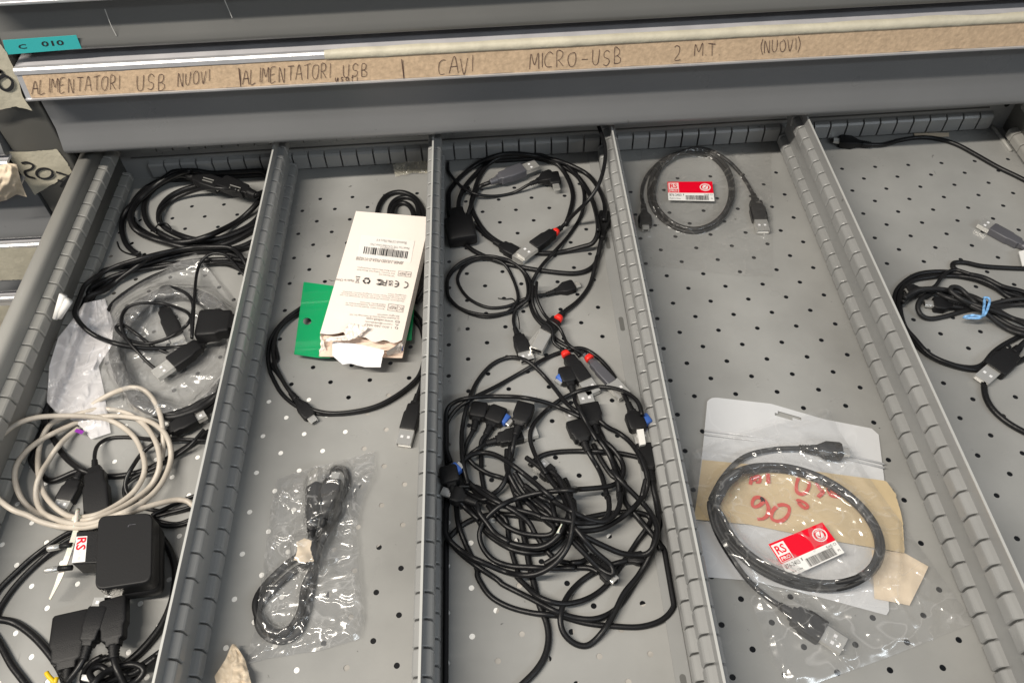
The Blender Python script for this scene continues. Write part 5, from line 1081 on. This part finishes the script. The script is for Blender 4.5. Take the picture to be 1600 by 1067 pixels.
cable('black cable dropping from the centre of the tangle to a hidden plug', tF([(150, 330), (240, 440), (300, 500), (370, 560), (385, 620), (300, 580), (200, 480), (120, 400)]), r=2.0, group=GT, plugs=[dict(at='x', kind='mini', px=tF([(300, 560), (385, 645), (410, 662)]), W=12)])
cable('black cable in a tall arch at the upper left of the tangle', tB([(232, 900), (205, 780), (195, 650), (205, 530), (245, 380), (305, 265), (390, 180), (490, 146), (580, 165), (660, 230), (740, 320), (820, 420), (900, 480)]), r=1.85, group=GT)
cable('black cable over the top of the tangle to the blue-tipped plug beside the flange', tB([(110, 780), (92, 660), (100, 560), (150, 470), (240, 400), (400, 320), (560, 230), (700, 150), (830, 102), (920, 95), (1010, 150), (1090, 240), (1150, 350), (1200, 450)]), r=1.85, group=GT,
      plugs=[dict(at='end', kind='angled', px=tB([(1205, 465), (1250, 580), (1335, 498)]), W=14, Hh=9)])
cable('black cable lying flat across the upper part of the tangle', tB([(130, 770), (95, 640), (105, 470), (160, 410), (260, 385), (400, 378), (560, 385), (700, 415), (800, 455), (900, 500)]), r=1.85, group=GT)
cable('black cable in a big curve from the centre of the tangle to the right divider', tB([(700, 840), (640, 740), (605, 640), (615, 560), (680, 480), (780, 400), (900, 345), (1010, 322), (1120, 335), (1200, 370), (1250, 420), (1270, 490)]), r=1.85, group=GT)
cable('black cable with a blue-tipped plug in the dark clump against the left divider', tD([(100, 370), (150, 420), (230, 500), (330, 590)]), r=2.0, group=GT, plugs=[dict(at='start', kind='angled', px=tD([(95, 350), (60, 200), (165, 175)]), W=14, Hh=10, z=16)])
cable('black cable with a stubby plug in the dark clump against the left divider', tD([(260, 430), (320, 530), (380, 600), (450, 690), (560, 760)]), r=2.0, group=GT, plugs=[dict(at='start', kind='mini', px=tD([(240, 440), (130, 400), (85, 475)]), W=13, Hh=9)])
cable('black cable with the right-angled blue-tipped plug at the top right of the tangle', tB([(852, 325), (870, 400), (930, 520), (1000, 640)]), r=1.8, group=GT, plugs=[dict(at='start', kind='angled', px=tB([(848, 320), (808, 215), (765, 300)]), W=13, Hh=9)])
cable('black cable with a red-collared plug topping the tangle, left of two', tA([(530, 800), (525, 880), (560, 960), (620, 1010)])+tB([(745, 60), (800, 110)]), r=1.5, group=GT, plugs=[dict(at='end', kind='usb_a', px=tB([(820, 135), (930, 290), (985, 365)]), W=13, Hh=9)])
cable('black cable with a red-collared slim grey plug topping the tangle, right of two', tA([(545, 780), (545, 860), (590, 950), (660, 1010)])+tB([(830, 70), (930, 140)]), r=1.5, group=GT, plugs=[dict(at='end', kind='usb_a', px=tB([(960, 165), (1090, 300), (1155, 385)]), W=9, Hh=6, bm=M['greyp'])])
for (x, y), (x2, y2), z, lb in [(tA([(640, 526)])[0], tA([(560, 580)])[0], 9, 'red collar on the plug inside the wide coil'), (tA([(655, 962)])[0], tA([(600, 1020)])[0], 8, 'red collar on the plug just right of the small oval coil'), (tB([(815, 128)])[0], tB([(900, 260)])[0], 8, 'red collar at the top of the tangle, left of the two'), (tB([(955, 152)])[0], tB([(1060, 260)])[0], 8, 'red collar at the top of the tangle, right of the two')]:
    collar((x, y), (x2, y2), z, lb)
q = Quad(*[AZ(*p, z) for p, z in zip(tB([(1238, 575), (1278, 570), (1292, 660), (1256, 668)]), (16, 16, 15, 15))]); q.slab('white_tag', M['white'], 3, label='white tag wrapped on the cable beside the blue-tipped plug at the right divider', cat='tag')
q = Quad(*[AZ(*p, 22) for p in tD([(955, 620), (980, 630), (945, 695), (918, 688)])]); q.slab('white_tag', M['nylon'], 2, label='small pale tag in the middle of the tangle', cat='tag')
# ---------------------------------------------------------------- compartment 4
cable('black cable coiled inside the flat clear bag at the back', tG([(165, 475), (160, 400), (190, 290), (290, 190), (400, 150), (500, 150), (610, 190), (680, 290), (695, 400), (650, 510), (560, 590), (450, 605), (330, 560), (240, 460), (225, 350), (260, 240), (350, 160), (470, 135), (590, 160), (680, 250), (708, 370), (680, 480), (600, 580), (480, 622), (350, 590), (240, 500), (205, 390), (230, 270), (320, 180), (440, 150), (570, 170), (660, 260), (690, 380), (660, 490), (580, 570), (470, 600), (350, 565), (255, 470), (235, 370), (265, 260), (340, 180), (450, 125), (560, 130), (680, 200), (770, 300), (820, 400)]), r=1.85, comp=4, m=M['greyc'], name='bagged_cable',
      plugs=[dict(at='start', kind='mini', px=tG([(175, 490), (185, 585), (190, 612)]), W=13), dict(at='end', kind='usb_a', px=tG([(835, 430), (868, 555), (885, 620)]), W=15)])
def rs_label(cs, z, lb, big):
    q = Quad(*[AZ(x, y, z) for x, y in cs]); t = thing('product_label', lb, 'label', q.c[3]); q.slab('card', M['white'], .3, t)
    vr = .60
    mb = MB(); q.rect(mb, .0, .0, 1, vr, .10); mb.build('red_field', M['logo_red'], t, smooth=False)
    mb = MB(); q.rect(mb, .02, .06, .245, vr-.015, .14); mb.build('logo_plate', M['pink'] if not big else M['white'], t, smooth=False)
    mb = MB(); qtext(q, mb, 'RS', .05, .11, .215, .36, .18, bold=True); q.rect(mb, .035, .41, .23, vr-.03, .17); mb.build('logo', M['logo_red'], t, smooth=False)
    mb = MB(); qtext(q, mb, 'PRO', .055, .44, .21, vr-.06, .21, bold=True); mb.build('logo_word', M['white'], t, smooth=False)
    mb = MB(); cu, cv = .83, .30; W_ = np.linalg.norm(q.c[1]-q.c[0]); Hh_ = np.linalg.norm(q.c[3]-q.c[0]); ru = .115; rv = ru*W_/Hh_
    n = 48; outer = [(cu+ru*(1+.06*(k % 2))*math.cos(2*math.pi*k/n), cv+rv*(1+.06*(k % 2))*math.sin(2*math.pi*k/n)) for k in range(n)]; q.poly(mb, outer, .14); mb.build('seal', M['white'], t, smooth=False)
    mb = MB(); q.poly(mb, [(cu+ru*.86*math.cos(a), cv+rv*.86*math.sin(a)) for a in np.linspace(0, 6.2832, 33)[:-1]], .17); mb.build('seal_band', M['logo_red'], t, smooth=False)
    mb = MB(); q.poly(mb, [(cu+ru*.55*math.cos(a), cv+rv*.55*math.sin(a)) for a in np.linspace(0, 6.2832, 33)[:-1]], .20)
    for k in list(range(5, 14))+list(range(20, 30)):
        a = 2*math.pi*k/32+math.pi; q.rect(mb, cu+ru*.70*math.cos(a)-.006, cv+rv*.70*math.sin(a)-.012, cu+ru*.70*math.cos(a)+.006, cv+rv*.70*math.sin(a)+.012, .20)
    mb.build('seal_centre', M['white'], t, smooth=False)
    mb = MB(); qline(q, mb, [(cu-.035, cv+.0), (cu-.008, cv+.06), (cu+.035, cv-.09)], .014, .035, .24); mb.build('tick', M['logo_red'], t, smooth=False)
    mb = MB(); qtext(q, mb, '876-2403', .03, .66, .29, .78, .15); qtext(q, mb, '1', .33, .66, .345, .74, .15); qtext(q, mb, 'Made in China', .03, .87, .27, .93, .15); qtext(q, mb, 'RoHS: C3', .80, .645, .97, .72, .15); qtext(q, mb, 'P2', .93, .85, .97, .91, .15)
    barcode(q, mb, .38, .73, .89, .97, 3, 30); mb.build('printing', M['ink'], t, smooth=False)
rs_label(tG([(315, 322), (582, 320), (596, 436), (322, 430)]), 6, 'red and white product label reading RS PRO in the flat clear bag at the back', False)
drape('clear_bag', M['filmflat'], [tG([(165, 105), (400, 110), (600, 95), (932, 98)]), tG([(932, 98), (935, 400), (946, 882)]), tG([(150, 815), (400, 835), (700, 875), (946, 882)]), tG([(165, 105), (145, 400), (150, 815)])], 90, 90, lift=1.2, amp=2.6, freq=.03, label='flat clear bag at the back holding a coiled cable and a red and white label', cat='plastic bag', seed=21, smooth=3, cap=16)
V, Fc = tube([AZ(*tG([p])[0], 9) for p in [(590, 130), (605, 100), (635, 88), (670, 115), (678, 138)]], .35, 6)
# lower pouch
def pouch():
    s4 = [tH([(103, 62), (115, 50), (135, 48), (330, 70), (520, 125), (690, 158), (715, 180)]), tH([(715, 180), (735, 340), (745, 600), (752, 810), (742, 824)]), tH([(58, 685), (250, 700), (450, 745), (742, 824)]), tH([(103, 62), (88, 220), (65, 420), (58, 685)])]
    t = thing('zip_pouch', 'translucent grey-white zip pouch with a hanging slot, under the big clear bag', 'pouch', AZ(1220, 780, 0))
    G = coons(s4, 60, 70); V = []; Fc = []; hc = np.array(tH([(392, 114)])[0])
    for i in range(70):
        for j in range(60):
            x, y = G[i, j]; p = AZ(x, y, 0); V.append(AZ(x, y, 2.0+1.4*noise.noise(Vector((p[0]*.02, p[1]*.02, 3)))+2.2*math.sin(math.pi*j/59)*math.sin(math.pi*i/69)))
    for i in range(69):
        for j in range(59):
            c = (G[i, j]+G[i+1, j+1])/2; d = c-hc; u = d[0]*.97+d[1]*.22; v = -d[0]*.22+d[1]*.97
            if abs(u) < 19 and abs(v) < 3.2: continue
            Fc.append((i*60+j, i*60+j+1, (i+1)*60+j+1, (i+1)*60+j))
    mesh('sheet', V, Fc, M['pouch'], t)
    for off in (0, 6):
        P = [AZ(x, y+off, 3.8) for x, y in tH([(92, 165), (300, 190), (500, 228), (735, 285)])]; V, Fc = tube(P, .8, 6); mesh('zip_seal', V, Fc, M['pouch'], t)
pouch()
def tape_band():
    t = thing('masking_tape_band', 'tan masking tape band across the zip pouch with 90° USB written in red marker', 'tape', AZ(1240, 760, 5))
    s4 = [tH([(85, 270), (300, 290), (520, 315), (742, 345), (775, 390)]), tH([(775, 390), (800, 480), (808, 602)]), tH([(55, 482), (250, 500), (500, 550), (808, 602)]), tH([(85, 270), (70, 380), (55, 482)])]
    G = coons(s4, 70, 30); V = []
    for i in range(30):
        for j in range(70):
            x, y = G[i, j]
            if j > 66: x += 2*noise.noise(Vector((0, y*.2, 1)))
            p = AZ(x, y, 0); V.append(AZ(x, y, 6.2+.8*noise.noise(Vector((p[0]*.05, p[1]*.05, 3)))))
    mesh('tape', V, [(i*70+j, i*70+j+1, (i+1)*70+j+1, (i+1)*70+j) for i in range(29) for j in range(69)], M['manila'], t)
    s4 = [tH([(690, 590), (800, 598), (893, 650)]), tH([(893, 650), (870, 700), (825, 790)]), tH([(700, 765), (790, 782), (825, 790)]), tH([(690, 590), (700, 765)])]
    G = coons(s4, 20, 20); V = [AZ(x, y, 3.2+1.2*noise.noise(Vector((x*.06, y*.06, 5)))) for row in G for x, y in row]
    mesh('tape_end', V, [(i*20+j, i*20+j+1, (i+1)*20+j+1, (i+1)*20+j) for i in range(19) for j in range(19)], M['cream'], t)
    tM = T(1140, 720, 7.62); pl = (np.array([0, 0, 7.4]), np.array([0, 0, 1.0]))
    pen('marker_writing', [tM([(395, 480), (360, 435), (300, 440), (268, 500), (290, 545), (350, 530), (400, 480), (380, 440), (430, 480), (462, 560), (450, 640), (400, 685), (330, 690)]),
        tM([(560, 540), (510, 600), (500, 680), (560, 715), (640, 700), (700, 630), (705, 550), (640, 520), (570, 530)]), tM([(800, 480), (830, 470), (900, 500), (930, 540), (900, 560), (850, 530), (820, 490)]),
        tM([(820, 200), (795, 280), (800, 360), (850, 395), (910, 370), (945, 300), (940, 245)]), tM([(1030, 260), (1080, 340), (1110, 370), (1050, 430)]), tM([(1170, 330), (1200, 400), (1260, 420), (1300, 405), (1240, 370), (1190, 350), (1150, 260)]),
        tM([(245, 280), (270, 200), (300, 240)]), tM([(300, 240), (310, 190), (360, 190), (355, 250), (310, 250)]), tM([(455, 150), (462, 265)])], pl, 2.6, M['redpen'], t, lift=.1)
tape_band()
for p in np.mgrid[1090:1400:8, 640:900:8].reshape(2, -1).T:
    x = AZ(p[0], p[1], 7)
    if -225 < x[0] < -66: stamp(x[0], x[1], 5, 7.5)
rp = tH([(120, 560), (150, 600), (230, 720), (330, 780), (400, 815)])
def er(rx, ry, dx=0, dy=0, n=15, a0=0, turns=1.0):
    out = []
    for k in range(int(n*turns)):
        a = a0+2*math.pi*k/n; x, y = rx*math.cos(a), ry*math.sin(a); c, s = math.cos(.42), math.sin(.42); out.append((428+dx+x*c-y*s, 503+dy+x*s+y*c))
    return out
cable('black cable coiled inside the big clear bag on the zip pouch', tH([(450, 232), (330, 234), (230, 262), (160, 330), (115, 410)]+er(318, 192, 0, 3, a0=3.1, turns=1.0)+er(306, 180, 0, 0, a0=3.1, turns=1.0)+er(312, 200, -4, 8, a0=3.1, turns=1.0)+er(296, 176, 3, 4, a0=3.1)+[(112, 420), (125, 500), (170, 590), (250, 700), (330, 770), (390, 810)]), r=1.9, comp=4, m=M['greyc'], name='bagged_cable',
      plugs=[dict(at='start', kind='mini', px=tH([(470, 232), (583, 242), (612, 246)]), W=13, Hh=9), dict(at='end', kind='usb_a', px=tH([(400, 815), (515, 890), (590, 935)]), W=17, Hh=9)])
tS = T(1180, 800, 8.893)
rs_label(tS([(182, 445), (932, 138), (1240, 560), (480, 908)]), 13, 'large red and white product label reading RS PRO, tilted, in the big clear bag', True)
drape('clear_bag', M['film_big'], [tH([(-10, 275), (130, 200), (330, 140), (520, 85), (545, 95)]), tH([(545, 95), (570, 160), (700, 360), (860, 580), (1058, 850)]), tH([(420, 1100), (510, 1060), (760, 970), (1058, 850)]), tH([(-10, 275), (70, 430), (200, 640), (270, 800), (340, 1000), (420, 1100)])], 120, 120, lift=1.2, amp=5.5, freq=.04, label='big clear bag over the zip pouch, holding a coiled cable and a tilted label', cat='plastic bag', seed=31, puff=1.2, smooth=4, cap=30)
# ---------------------------------------------------------------- compartment 5 (right)
G5 = 'black cables in the rightmost compartment'
cable('black cable with a small plug lying along the back of the rightmost compartment', tI([(290, 240), (380, 238), (470, 216), (560, 204), (650, 212), (740, 240), (830, 288), (940, 350), (1067, 412), (1200, 490), (1300, 560)]), r=2.3, comp=5, group=G5, plugs=[dict(at='start', kind='mini', px=tI([(275, 236), (160, 222), (130, 218)]), W=14, Hh=9)])
cable('cable with a grey full-size plug entering from the right edge', tI([(1080, 740), (1130, 775), (1200, 840)]), r=2.2, comp=5, group=G5, plugs=[dict(at='start', kind='usb_a', px=tI([(1060, 735), (905, 650), (852, 622)]), W=12, Hh=8, bm=M['greyp'])])
q = Quad(*[AZ(*p, 8) for p in tI([(1042, 762), (1110, 745), (1120, 830), (1060, 832)])]); q.slab('white_sticker', M['white'], 1, label='white sticker at the right edge below the grey full-size plug', cat='sticker')
cable('thick black cable in the outer turns of the right-hand coil', tK([(1000, 395), (820, 345), (640, 270), (520, 215), (445, 175), (440, 140), (520, 135), (640, 160), (800, 172), (950, 178), (1100, 185)]), r=2.2, comp=5, group=G5)
cable('black cable in the wide left-hand turns of the right-hand coil', tK([(1150, 400), (1000, 365), (900, 330), (780, 300), (640, 235), (450, 205), (300, 200), (180, 222), (90, 280), (40, 350), (40, 450), (80, 560), (150, 670), (260, 770), (400, 835), (560, 865), (650, 840), (720, 760), (820, 690), (960, 630), (1100, 640), (1000, 760), (850, 850)]), r=2.2, comp=5, group=G5)
cable('black cable in the inner turns of the right-hand coil', tK([(1150, 480), (960, 430), (820, 370), (700, 285), (560, 240), (400, 228), (260, 240), (160, 262), (90, 320), (70, 430), (100, 570), (170, 660), (280, 775), (430, 842), (600, 880), (700, 835), (740, 780)]), r=2.2, comp=5, group=G5)
cable('thin black cable with a ribbed plug inside the right-hand coil', tK([(560, 215), (450, 185), (380, 220), (300, 285), (240, 320)]), r=1.7, comp=5, group=G5, plugs=[dict(at='end', kind='mini', px=tK([(230, 325), (120, 340), (110, 345)]), W=11)])
cable('thin dark cable with a small plug folded under the blue tie', tK([(560, 450), (440, 440)]), r=1.8, comp=5, group=G5, plugs=[dict(at='end', kind='mini', px=tK([(440, 440), (300, 425), (240, 425)]), W=14, Hh=8)])
cc = dict(r=2.1, comp=5, m=M['greyc'], group='charcoal cables bundled by the blue tie')
cable('charcoal cable of the bundle tied with the blue tie, front loop', tK([(1000, 385), (850, 392), (700, 425), (520, 470), (380, 510), (280, 525), (215, 495), (195, 430), (240, 370), (340, 335), (450, 352), (560, 400), (660, 460), (760, 530), (880, 590), (1000, 620)]), **cc)
cable('charcoal cable of the bundle tied with the blue tie, middle loop', tK([(1000, 420), (850, 430), (720, 440), (600, 420), (470, 400), (380, 370), (300, 330), (200, 335), (110, 390), (90, 410)]), **cc)
cable('charcoal cable of the bundle tied with the blue tie, rear loop', tK([(100, 380), (200, 325), (320, 318), (450, 335), (600, 380), (740, 460), (850, 520), (1000, 560)]), **cc)
cable('charcoal cable of the bundle tied with the blue tie, small top loop', tK([(640, 460), (540, 360), (480, 310), (430, 305), (420, 330), (520, 400), (660, 450), (800, 500), (1000, 590)]), **cc)
cable('charcoal cable of the bundle tied with the blue tie, lowest strand', tK([(560, 430), (660, 480), (760, 560), (850, 610), (1000, 650)]), **cc)
cable('blue and white twisted tie round the charcoal bundle', tK([(655, 380), (690, 378), (695, 410), (675, 470), (645, 510), (580, 500), (510, 515), (560, 520), (640, 515), (655, 450), (660, 390)]), r=1.1, comp=5, m=M['bluetie'], name='blue_tie', cat='tie', cap=34)
cable('thick black cable leaving the right-hand coil towards the bottom right', tJ([(590, 650), (600, 730), (640, 800), (720, 870), (830, 930), (950, 980)]), r=2.4, comp=5, group=G5)
cable('black cable with a bright full-size plug in front of the right-hand coil', tK([(900, 700), (960, 650), (1050, 600)]), r=2.3, comp=5, group=G5, plugs=[dict(at='start', kind='usb_a', px=tK([(860, 760), (715, 885), (625, 950)]), W=19, Hh=9)])
q = Quad(*[AZ(x, y, 1.2) for x, y in [(1428, 208.5), (1483, 207.5), (1483, 213.5), (1430, 214)]]); q.slab('paper_scrap', M['cream'], .4, label='narrow strip of cream tape at the foot of the back wall in the rightmost compartment', cat='tape')
